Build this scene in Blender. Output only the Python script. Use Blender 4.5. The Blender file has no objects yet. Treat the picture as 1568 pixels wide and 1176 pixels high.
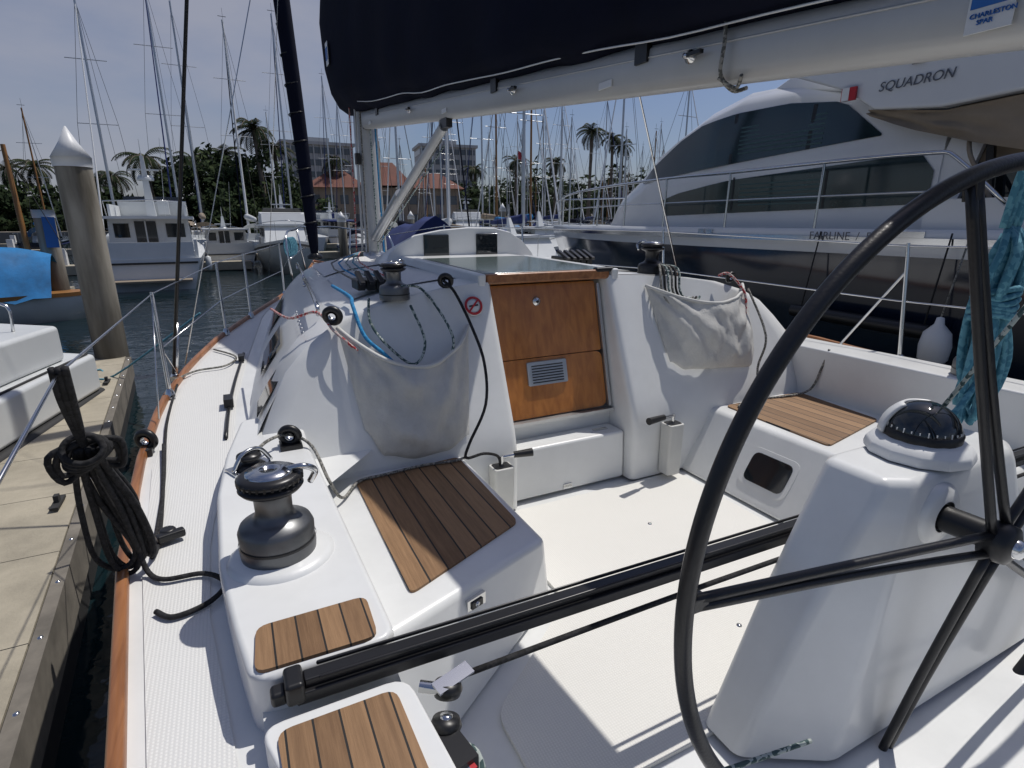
import bpy, math, random
from mathutils import Vector, Matrix, noise as mnoise
random.seed(7)
D=bpy.data; S=bpy.context.scene
COL=bpy.context.collection
# ------------------------------------------------------------------ materials
def _new(name):
    m=D.materials.new(name); m.use_nodes=True
    nt=m.node_tree; b=nt.nodes['Principled BSDF']
    return m,nt,b
def mat(name,col,rough=.5,metal=0,var=0,vscale=3,bump=0,bscale=40,coat=0,spec=None,dirt=None,alpha=None):
    m,nt,b=_new(name); N=nt.nodes; K=nt.links
    c4=(*col,1)
    b.inputs['Base Color'].default_value=c4; b.inputs['Roughness'].default_value=rough
    b.inputs['Metallic'].default_value=metal
    if alpha: b.inputs['Alpha'].default_value=alpha
    if coat: b.inputs['Coat Weight'].default_value=coat; b.inputs['Coat Roughness'].default_value=.08
    if spec is not None: b.inputs['Specular IOR Level'].default_value=spec
    tc=N.new('ShaderNodeTexCoord')
    if var:
        n=N.new('ShaderNodeTexNoise'); n.inputs['Scale'].default_value=vscale; n.inputs['Detail'].default_value=6
        n.inputs['Roughness'].default_value=.65
        K.new(tc.outputs['Object'],n.inputs['Vector'])
        r=N.new('ShaderNodeValToRGB'); r.color_ramp.elements[0].position=.3; r.color_ramp.elements[1].position=.7
        lo=tuple(max(0,x*(1-var)) for x in col) if dirt is None else dirt
        r.color_ramp.elements[0].color=(*lo,1); r.color_ramp.elements[1].color=(*[min(1,x*(1+var*.5)) for x in col],1)
        K.new(n.outputs['Fac'],r.inputs['Fac']); K.new(r.outputs['Color'],b.inputs['Base Color'])
        mr=N.new('ShaderNodeMapRange'); mr.inputs['To Min'].default_value=max(.02,rough-.08); mr.inputs['To Max'].default_value=min(1,rough+.12)
        K.new(n.outputs['Fac'],mr.inputs['Value']); K.new(mr.outputs['Result'],b.inputs['Roughness'])
    if bump:
        n2=N.new('ShaderNodeTexNoise'); n2.inputs['Scale'].default_value=bscale; n2.inputs['Detail'].default_value=4
        K.new(tc.outputs['Object'],n2.inputs['Vector'])
        bp=N.new('ShaderNodeBump'); bp.inputs['Strength'].default_value=bump; bp.inputs['Distance'].default_value=.01
        K.new(n2.outputs['Fac'],bp.inputs['Height']); K.new(bp.outputs['Normal'],b.inputs['Normal'])
    return m
def math_node(N,K,op,a,b=None):
    n=N.new('ShaderNodeMath'); n.operation=op
    for i,v in enumerate((a,b)):
        if v is None: continue
        if isinstance(v,(int,float)): n.inputs[i].default_value=v
        else: K.new(v,n.inputs[i])
    return n.outputs[0]
def teak(name,pitch=.0714,off=0.,c1=(.15,.080,.036),c2=(.34,.20,.10),gap=.085):
    m,nt,b=_new(name); N=nt.nodes; K=nt.links
    tc=N.new('ShaderNodeTexCoord'); sp=N.new('ShaderNodeSeparateXYZ'); K.new(tc.outputs['Object'],sp.inputs[0])
    x=math_node(N,K,'ADD',sp.outputs['X'],-off+10*pitch)
    q=math_node(N,K,'DIVIDE',x,pitch); fr=math_node(N,K,'FRACT',q); fl=math_node(N,K,'FLOOR',q)
    g=math_node(N,K,'LESS_THAN',fr,gap)
    wn=N.new('ShaderNodeTexWhiteNoise'); wn.noise_dimensions='1D'; K.new(fl,wn.inputs['W'])
    mp=N.new('ShaderNodeMapping'); mp.inputs['Scale'].default_value=(60,3.0,10); K.new(tc.outputs['Object'],mp.inputs[0])
    n=N.new('ShaderNodeTexNoise'); n.inputs['Scale'].default_value=1.6; n.inputs['Detail'].default_value=8; n.inputs['Roughness'].default_value=.7
    K.new(mp.outputs[0],n.inputs['Vector'])
    f=math_node(N,K,'ADD',math_node(N,K,'MULTIPLY',n.outputs['Fac'],1.1),math_node(N,K,'MULTIPLY',wn.outputs['Value'],.45))
    f=math_node(N,K,'SUBTRACT',f,.3)
    r=N.new('ShaderNodeValToRGB'); r.color_ramp.elements[0].color=(*c1,1); r.color_ramp.elements[1].color=(*c2,1)
    r.color_ramp.elements[0].position=.15; r.color_ramp.elements[1].position=.85
    K.new(f,r.inputs['Fac'])
    mx=N.new('ShaderNodeMix'); mx.data_type='RGBA'; K.new(g,mx.inputs['Factor']); K.new(r.outputs['Color'],mx.inputs['A']); mx.inputs['B'].default_value=(.012,.011,.01,1)
    K.new(mx.outputs['Result'],b.inputs['Base Color']); b.inputs['Roughness'].default_value=.6
    bp=N.new('ShaderNodeBump'); bp.inputs['Strength'].default_value=.35; bp.inputs['Distance'].default_value=.004
    h=math_node(N,K,'SUBTRACT',n.outputs['Fac'],math_node(N,K,'MULTIPLY',g,1.0)); K.new(h,bp.inputs['Height']); K.new(bp.outputs['Normal'],b.inputs['Normal'])
    return m
def wood(name,c1,c2,axis=(4,4,40),rough=.3,coat=.5):
    m,nt,b=_new(name); N=nt.nodes; K=nt.links
    tc=N.new('ShaderNodeTexCoord'); mp=N.new('ShaderNodeMapping'); mp.inputs['Scale'].default_value=axis
    K.new(tc.outputs['Object'],mp.inputs[0]); n=N.new('ShaderNodeTexNoise'); n.inputs['Scale'].default_value=1; n.inputs['Detail'].default_value=7
    n.inputs['Distortion'].default_value=.6
    K.new(mp.outputs[0],n.inputs['Vector']); r=N.new('ShaderNodeValToRGB')
    r.color_ramp.elements[0].color=(*c1,1); r.color_ramp.elements[1].color=(*c2,1); r.color_ramp.elements[0].position=.3; r.color_ramp.elements[1].position=.7
    K.new(n.outputs['Fac'],r.inputs['Fac']); K.new(r.outputs['Color'],b.inputs['Base Color'])
    b.inputs['Roughness'].default_value=rough; b.inputs['Coat Weight'].default_value=coat; b.inputs['Coat Roughness'].default_value=.15
    return m
def nonskid(name,col,scale=70,lo=.74,bs=.5):
    m,nt,b=_new(name); N=nt.nodes; K=nt.links
    tc=N.new('ShaderNodeTexCoord'); w=N.new('ShaderNodeTexWave'); w.wave_type='BANDS'; w.bands_direction='Y'
    w.inputs['Scale'].default_value=scale*.32; w.inputs['Distortion'].default_value=0
    K.new(tc.outputs['Object'],w.inputs['Vector'])
    w2=N.new('ShaderNodeTexWave'); w2.bands_direction='X'; w2.inputs['Scale'].default_value=scale*.32
    K.new(tc.outputs['Object'],w2.inputs['Vector'])
    n=N.new('ShaderNodeTexNoise'); n.inputs['Scale'].default_value=2.5; n.inputs['Detail'].default_value=8; K.new(tc.outputs['Object'],n.inputs['Vector'])
    s=math_node(N,K,'MULTIPLY',w.outputs['Fac'],w2.outputs['Fac'])
    r=N.new('ShaderNodeValToRGB'); r.color_ramp.elements[0].color=(*[c*lo for c in col],1); r.color_ramp.elements[1].color=(*col,1)
    r.color_ramp.elements[1].position=.55
    K.new(math_node(N,K,'MULTIPLY',math_node(N,K,'ADD',s,.25),math_node(N,K,'ADD',n.outputs['Fac'],.55)),r.inputs['Fac'])
    K.new(r.outputs['Color'],b.inputs['Base Color']); b.inputs['Roughness'].default_value=.6
    bp=N.new('ShaderNodeBump'); bp.inputs['Strength'].default_value=bs; bp.inputs['Distance'].default_value=.002
    K.new(s,bp.inputs['Height']); K.new(bp.outputs['Normal'],b.inputs['Normal'])
    return m
def band_rope(name,c1,c2,scale=60):
    m,nt,b=_new(name); N=nt.nodes; K=nt.links
    tc=N.new('ShaderNodeTexCoord'); w=N.new('ShaderNodeTexVoronoi'); w.inputs['Scale'].default_value=scale
    K.new(tc.outputs['Object'],w.inputs['Vector']); r=N.new('ShaderNodeValToRGB'); r.color_ramp.interpolation='CONSTANT'
    r.color_ramp.elements[0].color=(*c1,1); r.color_ramp.elements[1].color=(*c2,1); r.color_ramp.elements[1].position=.5
    K.new(w.outputs['Color'],r.inputs['Fac']); K.new(r.outputs['Color'],b.inputs['Base Color']); b.inputs['Roughness'].default_value=.85
    bp=N.new('ShaderNodeBump'); bp.inputs['Strength'].default_value=.6; bp.inputs['Distance'].default_value=.003
    K.new(w.outputs['Distance'],bp.inputs['Height']); K.new(bp.outputs['Normal'],b.inputs['Normal'])
    return m
GEL=mat('gelcoat_white',(.755,.765,.755),.32,var=.09,vscale=2.1,bump=.04,bscale=6,coat=.25)
GELN=nonskid('gelcoat_nonskid',(.75,.75,.73),105,.80,.5)
GELS=nonskid('sole_nonskid',(.77,.76,.715),100,.84,.4)
TEAKP=teak('teak_planks_port',.0814,.40)
TEAKS=teak('teak_planks_starboard',.0814,2.88)
TEAKH=teak('teak_planks_helm',.0535,-.075)
TRIM=wood('teak_trim',(.20,.075,.025),(.40,.17,.065),(30,3,30),.45,.3)
DOORW=wood('varnished_door',(.30,.100,.016),(.46,.175,.034),(26,26,2.2),.3,.5)
ALU=mat('aluminium',(.55,.56,.57),.35,.9,var=.1)
STEEL=mat('stainless',(.62,.63,.64),.16,1)
BLK=mat('black_plastic',(.012,.012,.013),.38)
BLKM=mat('black_anodised',(.022,.022,.024),.33,.3)
LEA=mat('wheel_leather',(.010,.010,.012),.34,bump=.1,bscale=120)
WINM=mat('winch_bronze_grey',(.17,.175,.18),.38,.8,var=.2,vscale=8)
SPAR=mat('spar_grey_paint',(.52,.525,.52),.4,.2,var=.10,vscale=1.6)
NAVY=mat('navy_canvas',(.006,.008,.020),.9,var=.3,vscale=2,bump=.25,bscale=9,spec=.15)
CLOTH=mat('mesh_cloth',(.56,.555,.53),.9,var=.12,vscale=9,bump=.35,bscale=70,alpha=.90)
VINYL=mat('white_vinyl',(.60,.60,.57),.6,var=.1)
GLASSD=mat('dark_glass',(.012,.016,.02),.05,spec=.8)
GLASSY=mat('yacht_glass',(.014,.034,.038),.06,spec=.9,var=.5,vscale=.8)
HATCH=mat('hatch_acrylic',(.10,.13,.12),.15,spec=.7)
RBLK=band_rope('rope_black',(.010,.010,.011),(.02,.02,.022),90)
RGRY=band_rope('rope_grey',(.30,.29,.26),(.11,.11,.10),110)
RBLU=band_rope('rope_blue',(.02,.19,.42),(.03,.27,.52),90)
RTEA=band_rope('rope_teal',(.06,.21,.29),(.12,.32,.40),70)
RRED=band_rope('rope_red',(.45,.05,.05),(.55,.45,.42),90)
RDOT=band_rope('rope_dotted',(.05,.09,.09),(.4,.45,.42),90)
CONC=mat('concrete_dock',(.39,.35,.27),.85,var=.28,vscale=2.3,bump=.3,bscale=60)
def pilemat():
    m,nt,b=_new('pile_concrete'); N=nt.nodes; K=nt.links
    tc=N.new('ShaderNodeTexCoord'); mp=N.new('ShaderNodeMapping'); mp.inputs['Scale'].default_value=(5,5,.7); K.new(tc.outputs['Object'],mp.inputs[0])
    n=N.new('ShaderNodeTexNoise'); n.inputs['Scale'].default_value=1; n.inputs['Detail'].default_value=8; K.new(mp.outputs[0],n.inputs['Vector'])
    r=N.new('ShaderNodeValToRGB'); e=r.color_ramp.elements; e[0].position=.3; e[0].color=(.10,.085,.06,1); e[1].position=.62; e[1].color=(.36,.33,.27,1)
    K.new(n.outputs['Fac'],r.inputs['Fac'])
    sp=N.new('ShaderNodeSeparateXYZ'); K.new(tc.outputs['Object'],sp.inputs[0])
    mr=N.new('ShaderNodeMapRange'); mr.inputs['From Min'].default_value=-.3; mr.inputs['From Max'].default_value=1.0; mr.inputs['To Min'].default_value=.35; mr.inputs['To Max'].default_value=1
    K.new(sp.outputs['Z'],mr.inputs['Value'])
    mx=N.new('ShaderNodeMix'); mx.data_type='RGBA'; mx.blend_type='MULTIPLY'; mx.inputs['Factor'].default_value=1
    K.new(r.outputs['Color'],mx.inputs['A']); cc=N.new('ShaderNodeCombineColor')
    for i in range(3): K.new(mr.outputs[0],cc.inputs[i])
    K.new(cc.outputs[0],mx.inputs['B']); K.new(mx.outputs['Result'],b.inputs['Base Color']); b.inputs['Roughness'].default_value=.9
    return m
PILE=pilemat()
WPAINT=mat('white_paint',(.72,.73,.73),.4,var=.06)
BWHITE=mat('boat_white',(.64,.66,.66),.3,var=.10,vscale=.7)
YWHITE=mat('yacht_gelcoat',(.68,.70,.72),.22,var=.05,vscale=.5,coat=.3)
YNAVY=mat('yacht_navy',(.006,.013,.030),.12,var=.3,vscale=.4,coat=.5)
TAN=mat('tan_canvas',(.27,.22,.165),.9,var=.2,vscale=2,bump=.3,bscale=5)
BCANV=mat('blue_canvas',(.015,.03,.13),.85,var=.3,vscale=2)
BTARP=mat('blue_tarp',(.01,.17,.42),.6,var=.35,vscale=2.5,bump=.8,bscale=4)
WOODM=mat('wood_mast',(.30,.14,.04),.5,var=.2)
RUB=mat('rubber',(.03,.03,.03),.7)
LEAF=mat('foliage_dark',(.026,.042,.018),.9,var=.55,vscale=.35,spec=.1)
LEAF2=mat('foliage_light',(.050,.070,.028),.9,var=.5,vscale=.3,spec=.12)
BARK=mat('bark',(.16,.13,.10),.9,var=.3)
BGREY=mat('office_concrete',(.40,.41,.42),.8,var=.1,vscale=.05)
BWIN=mat('office_glass',(.10,.12,.14),.2)
ROOFR=mat('roof_tile',(.17,.065,.045),.8,var=.3,vscale=.4)
WALLT=mat('stucco',(.30,.25,.20),.9,var=.15,vscale=.3)
GROUND=mat('quay_ground',(.22,.20,.17),.9,var=.3,vscale=.2)
REDM=mat('red_plastic',(.45,.02,.03),.5)
BLUM=mat('sign_blue',(.02,.13,.42),.5)
TXT=mat('lettering_grey',(.10,.11,.13),.4)
# ------------------------------------------------------------------ mesh builder
class MB:
    def __init__(s): s.v=[];s.f=[];s.m=[];s.sm=[];s.mats=[]
    def mi(s,m):
        if m not in s.mats: s.mats.append(m)
        return s.mats.index(m)
    def add(s,v,f,m,smooth=False):
        o=len(s.v); s.v+= [tuple(p) for p in v]; i=s.mi(m)
        for q in f: s.f.append([o+k for k in q]); s.m.append(i); s.sm.append(smooth)
    def box(s,c,d,m,rz=0,rx=0,ry=0):
        M=Matrix.Translation(c)@Matrix.Rotation(rz,4,'Z')@Matrix.Rotation(ry,4,'Y')@Matrix.Rotation(rx,4,'X')
        v=[M@Vector((x*d[0]/2,y*d[1]/2,z*d[2]/2)) for x in(-1,1) for y in(-1,1) for z in(-1,1)]
        s.add(v,[(0,1,3,2),(4,6,7,5),(0,4,5,1),(2,3,7,6),(0,2,6,4),(1,5,7,3)],m)
    def prism(s,bot,top,m,smooth=False):
        n=len(bot); s.add(list(bot)+list(top),[list(range(n))[::-1],list(range(n,2*n))]+[[i,(i+1)%n,n+(i+1)%n,n+i] for i in range(n)],m,smooth)
    def cone(s,p1,p2,r1,r2,m,seg=12,smooth=True,cap=True):
        p1=Vector(p1);p2=Vector(p2);d=(p2-p1).normalized()
        a=d.orthogonal().normalized(); b=d.cross(a)
        v=[];
        for p,r in((p1,r1),(p2,r2)):
            for i in range(seg):
                t=2*math.pi*i/seg; v.append(p+r*(math.cos(t)*a+math.sin(t)*b))
        s.add(v,[[i,(i+1)%seg,seg+(i+1)%seg,seg+i] for i in range(seg)],m,smooth)
        if cap:
            s.add(v[:seg],[list(range(seg))[::-1]],m); s.add(v[seg:],[list(range(seg))],m)
    def lathe(s,prof,c,m,seg=32,axis=None,smooth=True):
        c=Vector(c); M=Matrix.Identity(3) if axis is None else Vector((0,0,1)).rotation_difference(Vector(axis)).to_matrix()
        v=[];n=len(prof)
        for r,z in prof:
            for i in range(seg):
                t=2*math.pi*i/seg; v.append(c+M@Vector((r*math.cos(t),r*math.sin(t),z)))
        f=[[j*seg+i,j*seg+(i+1)%seg,(j+1)*seg+(i+1)%seg,(j+1)*seg+i] for j in range(n-1) for i in range(seg)]
        s.add(v,f,m,smooth)
    def tube(s,pts,r,m,seg=8,sub=6,closed=False,radii=None):
        P=[Vector(p) for p in pts]
        if sub>1 and len(P)>2:
            Q=[];n=len(P);R=[]
            rr=radii or [r]*n
            rng=range(n) if closed else range(n-1)
            for i in rng:
                if closed: p0,p1,p2,p3=P[(i-1)%n],P[i],P[(i+1)%n],P[(i+2)%n]
                else: p0,p1,p2,p3=P[max(i-1,0)],P[i],P[i+1],P[min(i+2,n-1)]
                for k in range(sub):
                    t=k/sub
                    Q.append(.5*((2*p1)+(-p0+p2)*t+(2*p0-5*p1+4*p2-p3)*t*t+(-p0+3*p1-3*p2+p3)*t**3))
                    R.append(rr[i]+(rr[(i+1)%n]-rr[i])*t)
            if not closed: Q.append(P[-1]);R.append(rr[-1])
        else: Q=P; R=radii or [r]*len(P)
        n=len(Q); v=[]
        T=[]
        for i in range(n):
            if closed: d=Q[(i+1)%n]-Q[i-1]
            else: d=Q[min(i+1,n-1)]-Q[max(i-1,0)]
            T.append(d.normalized() if d.length>1e-9 else Vector((0,0,1)))
        a=T[0].orthogonal().normalized()
        for i in range(n):
            a=(a-T[i]*a.dot(T[i])); a=a.normalized() if a.length>1e-6 else T[i].orthogonal().normalized()
            b=T[i].cross(a)
            for k in range(seg):
                t=2*math.pi*k/seg; v.append(Q[i]+R[i]*(math.cos(t)*a+math.sin(t)*b))
        f=[]
        for i in range(n if closed else n-1):
            j=(i+1)%n
            for k in range(seg): f.append([i*seg+k,i*seg+(k+1)%seg,j*seg+(k+1)%seg,j*seg+k])
        if not closed: f+= [list(range(seg))[::-1],[(n-1)*seg+k for k in range(seg)]]
        s.add(v,f,m,True)
    def grid(s,rows,m,smooth=True,close=False):
        nr=len(rows);nc=len(rows[0]); v=[p for r in rows for p in r]
        f=[[i*nc+j,i*nc+j+1,(i+1)*nc+j+1,(i+1)*nc+j] for i in range(nr-1) for j in range(nc-1)]
        if close: f+=[[i*nc+nc-1,i*nc,(i+1)*nc,(i+1)*nc+nc-1] for i in range(nr-1)]
        s.add(v,f,m,smooth)
    def mesh(s,name):
        me=D.meshes.new(name); me.from_pydata(s.v,[],s.f)
        for m in s.mats: me.materials.append(m)
        me.polygons.foreach_set('material_index',s.m); me.polygons.foreach_set('use_smooth',s.sm); me.update()
        return me
    def obj(s,name,parent=None,bevel=0,seg=3,fix=True):
        me=s.mesh(name)
        if fix:
            import bmesh
            bm=bmesh.new(); bm.from_mesh(me)
            if bevel: bmesh.ops.remove_doubles(bm,verts=bm.verts,dist=1e-4)
            bmesh.ops.recalc_face_normals(bm,faces=bm.faces); bm.to_mesh(me); bm.free()
        o=D.objects.new(name,me); COL.objects.link(o)
        if parent: o.parent=parent
        if bevel:
            for p in me.polygons: p.use_smooth=True
            b=o.modifiers.new('b','BEVEL'); b.width=bevel; b.segments=seg; b.limit_method='ANGLE'; b.angle_limit=math.radians(25); b.harden_normals=True
        return o
def empty(name):
    o=D.objects.new(name,None); COL.objects.link(o); return o
def interp(tab,y):
    if y<=tab[0][0]: return tab[0][1]
    for (a,u),(b,w) in zip(tab,tab[1:]):
        if y<=b: return u+(w-u)*(y-a)/(b-a)
    return tab[-1][1]
def rpoly(pts,r,n=4):
    out=[];N=len(pts)
    for i in range(N):
        p=Vector(pts[i]);a=Vector(pts[i-1]);b=Vector(pts[(i+1)%N])
        u=(a-p).normalized();w=(b-p).normalized(); rr=min(r,(a-p).length*.45,(b-p).length*.45)
        s=p+u*rr;e=p+w*rr
        for k in range(n+1):
            t=k/n; out.append(((1-t)**2)*s+2*t*(1-t)*p+t*t*e)
    return out
def slab(mb,pts,z0,z1,m,r=.03):
    q=rpoly([(x,y,0) for x,y in pts],r)
    mb.prism([(p.x,p.y,z0) for p in q],[(p.x,p.y,z1) for p in q],m)
# ================================================================== OWN SAILBOAT
SB=empty('sailboat')
RP=[(-1.3,-.12),(-.6,-.18),(.3,-.255),(1.1,-.345),(2.0,-.45),(2.8,-.495),(3.7,-.47),(4.5,-.36),(5.4,-.17),(6.3,.11),(7.4,.48),(8.6,.84),(9.8,1.12),(11.3,1.42)]
RZ=[(-1.3,.5),(2.4,.5),(3.5,.56),(4.5,.60),(6,.65),(8,.72),(11.3,.88)]
CX=[(-1.3,1.9),(3,1.9),(8,1.65),(11.3,1.43)]
def railz(y): return interp(RZ,y)
def railp(y): return interp(RP,y)
def rails_(y): return 2*interp(CX,y)-railp(y)
def zs(y): return railz(y)+interp([(-1.3,.13),(3,.13),(8,.02),(11.3,0)],y)
ys=[-1.3+.3*i for i in range(43)]; ys[-1]=11.3
mb=MB()
for fn,fz in((railp,railz),(rails_,zs)):
    rows=[]
    for y in ys:
        c=interp(CX,y); x=fn(y); z=fz(y)
        rows.append([(x,y,z-.01),(c+(x-c)*.985,y,z-.35),(c+(x-c)*.93,y*.985,-.3),(c+(x-c)*.80,y*.96,-.95)])
    mb.grid(rows,GEL)
mb.add([(railp(-1.3),-1.3,.5),(rails_(-1.3),-1.3,.6),(rails_(-1.3)-.2,-1.3,-.9),(railp(-1.3)+.2,-1.3,-.9)],[(0,1,2,3)],GEL)
mb.obj('hull',SB)
mb=MB()
pr=[];prn=[];sr=[]
for y in ys:
    xi=interp([(2.5,.5),(8,1.2),(9,interp(CX,9)),(11.3,1.43)],y)
    if y<2.5: xi=.24
    pr.append([(railp(y),y,railz(y)-.005),(xi,y,railz(y)-.005)])
    xs=3.72 if y<2.9 else interp([(2.9,3.3),(8,2.1),(9,interp(CX,9)),(11.3,1.43)],y)
    sr.append([(xs,y,zs(y)-.005),(rails_(y),y,zs(y)-.005)])
mb.grid(pr,GEL,False); mb.grid(sr,GEL,False)
def inner(y):
    return interp([(-1.3,-.03),(1,-.11),(1.6,-.18),(2.1,-.19),(2.9,-.10),(3.6,-.07),(4.6,.03),(6.2,.22),(7.9,.55),(9,.85),(10.8,1.3)],y)
for y in [ -1.2+.2*i for i in range(60)]:
    prn.append([(railp(y)+.060,y,railz(y)+.0),(max(inner(y),railp(y)+.08),y,railz(y)+.0)])
mb.grid(prn,GELN,False)
sn=[[(3.99 if y<2.6 else interp([(2.6,3.93),(8,2.8),(10.8,1.6)],y),y,zs(y)),(max(rails_(y)-.08,1.6),y,zs(y))] for y in [-1.2+.2*i for i in range(60)]]
mb.grid(sn,GELN,False)
mb.obj('deck',SB)
mb=MB()
for fn,fz,sg in((railp,railz,1),(rails_,zs,-1)):
    rows=[]
    for y in ys:
        x=fn(y);z=fz(y)
        rows.append([(x-.010*sg,y,z-.04),(x-.010*sg,y,z+.024),(x-.004*sg,y,z+.030),(x+.018*sg,y,z+.030),(x+.024*sg,y,z+.024),(x+.024*sg,y,z-.01)])
    mb.grid(rows,TRIM)
mb.obj('toe_rail',SB)
mb=MB()
mb.tube([(inner(y)-.035,y,railz(y)+.012) for y in (3.0,3.4,3.9,4.3,4.7)],.010,BLK,6,3)
mb.box((inner(3.5)-.035,3.5,railz(3.5)+.035),(.05,.12,.05),BLK); mb.box((inner(4.5)-.035,4.5,railz(4.5)+.03),(.04,.10,.04),BLK)
mb.obj('genoa_track',SB)
# cabin loft
XJ=[(2.6,-.07),(3.6,0),(4.6,.10),(6.2,.30),(7.9,.64),(9.2,1.05)]
CT=[(2.6,1.29),(5,1.28),(6.8,1.22),(8,1.04),(9.2,.80)]
FR=[(0,0),(.035,.17),(.075,.33),(.12,.48),(.17,.61),(.235,.73),(.31,.82),(.42,.90),(.6,.955),(.8,.985),(1,1)]
def cab(y,k,side=0,sharp=False):
    xj=interp(XJ,y);c=interp(CX,y)-.02; zd=railz(y)-.02; zt=interp(CT,y); hw=c-xj
    i=min(int(k),len(FR)-2);t=k-i
    fx=FR[i][0]+(FR[i+1][0]-FR[i][0])*t; fz=FR[i][1]+(FR[i+1][1]-FR[i][1])*t
    z=zd+(zt-zd)*fz; x=xj+hw*fx
    if side: x=2*c-x
    return Vector((x,y,z))
def by(z):   # aft face of the bulkheads: upright below, leaning forward above
    if z<.3: return 2.57
    if z<.5: return 2.57+.42*(z-.3)**2/.4
    return 2.57+.42*(z-.4)
mb=MB()
rows=[]
yy=[2.6,2.9,3.2,3.6,4,4.5,5,5.5,6,6.5,7,7.5,8,8.4,8.8,9.2]
for y in yy:
    L=[cab(y,k) for k in range(11)]+[cab(y,k,1) for k in range(9,-1,-1)]
    if y==2.6:
        L=[Vector((p.x,by(p.z)+.004,p.z)) for p in L]; rows.append(L); L=[p+Vector((0,.02,0)) for p in L]
    if y==2.9:
        L=[Vector((p.x,by(p.z)+.16,p.z)) for p in L]
    rows.append(L)
mb.grid(rows,GEL)
o=mb.obj('coachroof',SB,fix=True)
sb=o.modifiers.new('s','SUBSURF'); sb.levels=1; sb.render_levels=1
mb=MB()
def patch(y0,y1,k0,k1,side,m,off=.006,n=6):
    rows=[]
    for i in range(n+1):
        y=y0+(y1-y0)*i/n; r=[]
        for j in range(n+1):
            k=k0+(k1-k0)*j/n; p=cab(y,k,side); q=cab(y,k+.05,side)-cab(y,k-.05 if k>.05 else 0,side)
            nn=Vector((-q.z,0,q.x)); nn=nn.normalized()
            if nn.z<0: nn=-nn
            r.append(p+nn*off)
        rows.append(r)
    mb.grid(rows,m)
patch(3.3,4.6,6.2,8.4,0,GELN); patch(4.8,6.6,6.2,9.6,0,GELN); patch(3.3,4.6,6.2,8.4,1,GELN); patch(4.8,6.6,6.2,9.6,1,GELN)
mb.obj('roof_nonskid',SB)
mb=MB()
patch(2.86,3.12,1.2,2.9,0,GLASSD,.012); patch(3.5,4.1,1.4,3.0,0,GLASSD,.012); patch(4.6,5.6,1.4,3.0,0,GLASSD,.012)
patch(3.3,4.1,1.3,3.2,1,GLASSD,.012)
mb.obj('cabin_windows',SB)
# bulkheads: one moulded surface each, with a rounded jamb
def bulkg(name,prof,xi,sg):
    rows=[];n=12
    full=[]
    for (z0,x0),(z1,x1) in zip(prof,prof[1:]):
        k=max(1,int((z1-z0)/.05))
        full+=[(z0+(z1-z0)*i/k,x0+(x1-x0)*i/k) for i in range(k)]
    full.append(prof[-1])
    for z,xo in full:
        y=by(z); e=xi-sg*.045
        if (e-xo)*sg<.01: e=xo+sg*.01
        r=[(xo,y+.30,z),(xo,y+.02,z)]+[(xo+(e-xo)*i/n,y,z) for i in range(n+1)]
        r+=[(xi-sg*.028,y+.003,z),(xi-sg*.010,y+.012,z),(xi-sg*.002,y+.030,z),(xi,y+.055,z),(xi,y+.20,z),(xi,y+.45,z)]
        rows.append(r)
    mb=MB(); mb.grid(rows,GEL); return mb.obj(name,SB)
bulkg('bulkhead_port',[(0,.1),(.2,.1),(.38,.1),(.46,.04),(.52,-.02),(.64,.03),(.76,.09),(.90,.17),(1.0,.27),(1.09,.40),(1.15,.54),(1.20,.72),(1.245,1.0),(1.268,1.25)],1.33,1)
bulkg('bulkhead_starboard',[(0,3.72),(.2,3.72),(.41,3.72),(.70,3.72),(.82,3.66),(.94,3.56),(1.05,3.45),(1.13,3.3),(1.20,3.05),(1.235,2.8),(1.262,2.45),(1.275,2.22)],2.14,-1)
mb=MB()
mb.prism([(1.30,2.82,0),(2.17,2.82,0),(2.17,3.1,0),(1.30,3.1,0)],[(1.30,2.84,.43),(2.17,2.84,.43),(2.17,3.1,.43),(1.30,3.1,.43)],GEL)
mb.prism([(1.335,2.64,-.0),(2.135,2.64,-.0),(2.135,2.83,0),(1.335,2.83,0)],[(1.335,2.66,.316),(2.135,2.66,.316),(2.135,2.83,.316),(1.335,2.83,.316)],GEL)
mb.obj('companionway_step',SB,.02)
mb=MB()
mb.box((2.0,2.74,.319),(.10,.03,.005),STEEL); mb.box((1.7,2.645,.03),(.06,.02,.03),STEEL)
mb.obj('step_fittings',SB)
DR=empty('companionway_door')
mb=MB()
def dy(z): return 2.70+.26*z
def dquad(x0,x1,z0,z1,off,th,m,r=.0):
    pts=rpoly([(x0,0,z0),(x1,0,z0),(x1,0,z1),(x0,0,z1)],r,4) if r else [Vector(p) for p in [(x0,0,z0),(x1,0,z0),(x1,0,z1),(x0,0,z1)]]
    mb.prism([(p.x,dy(p.z)-off,p.z) for p in pts],[(p.x,dy(p.z)-off+th,p.z) for p in pts],m)
dquad(1.31,2.10,.445,.795,0,.03,DOORW,.05); dquad(1.31,2.10,.80,1.235,0,.03,DOORW,.015)
mb.obj('panels',DR)
mb=MB()
dquad(1.54,1.82,.635,.775,.012,.012,ALU,.01)
for i in range(7): dquad(1.57,1.79,.650+i*.0165,.656+i*.0165,.017,.005,BLK)
mb.obj('vent',DR)
mb=MB()
mb.lathe([(0,.012),(.024,.010),(.028,0)],(1.66,dy(1.13),1.13),STEEL,20,(0,-1,0)); mb.lathe([(0,.015),(.009,.013)],(1.66,dy(1.13)-.002,1.13),BLK,12,(0,-1,0))
mb.obj('lock',DR)
mb=MB()
for x in(1.30,2.115): mb.box((x,dy(.83)-.004,.83),(.022,.03,.80),ALU,0,-math.atan(.26))
mb.box((1.71,dy(.425)-.01,.425),(.84,.05,.02),ALU)
mb.obj('frame',DR)
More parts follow.
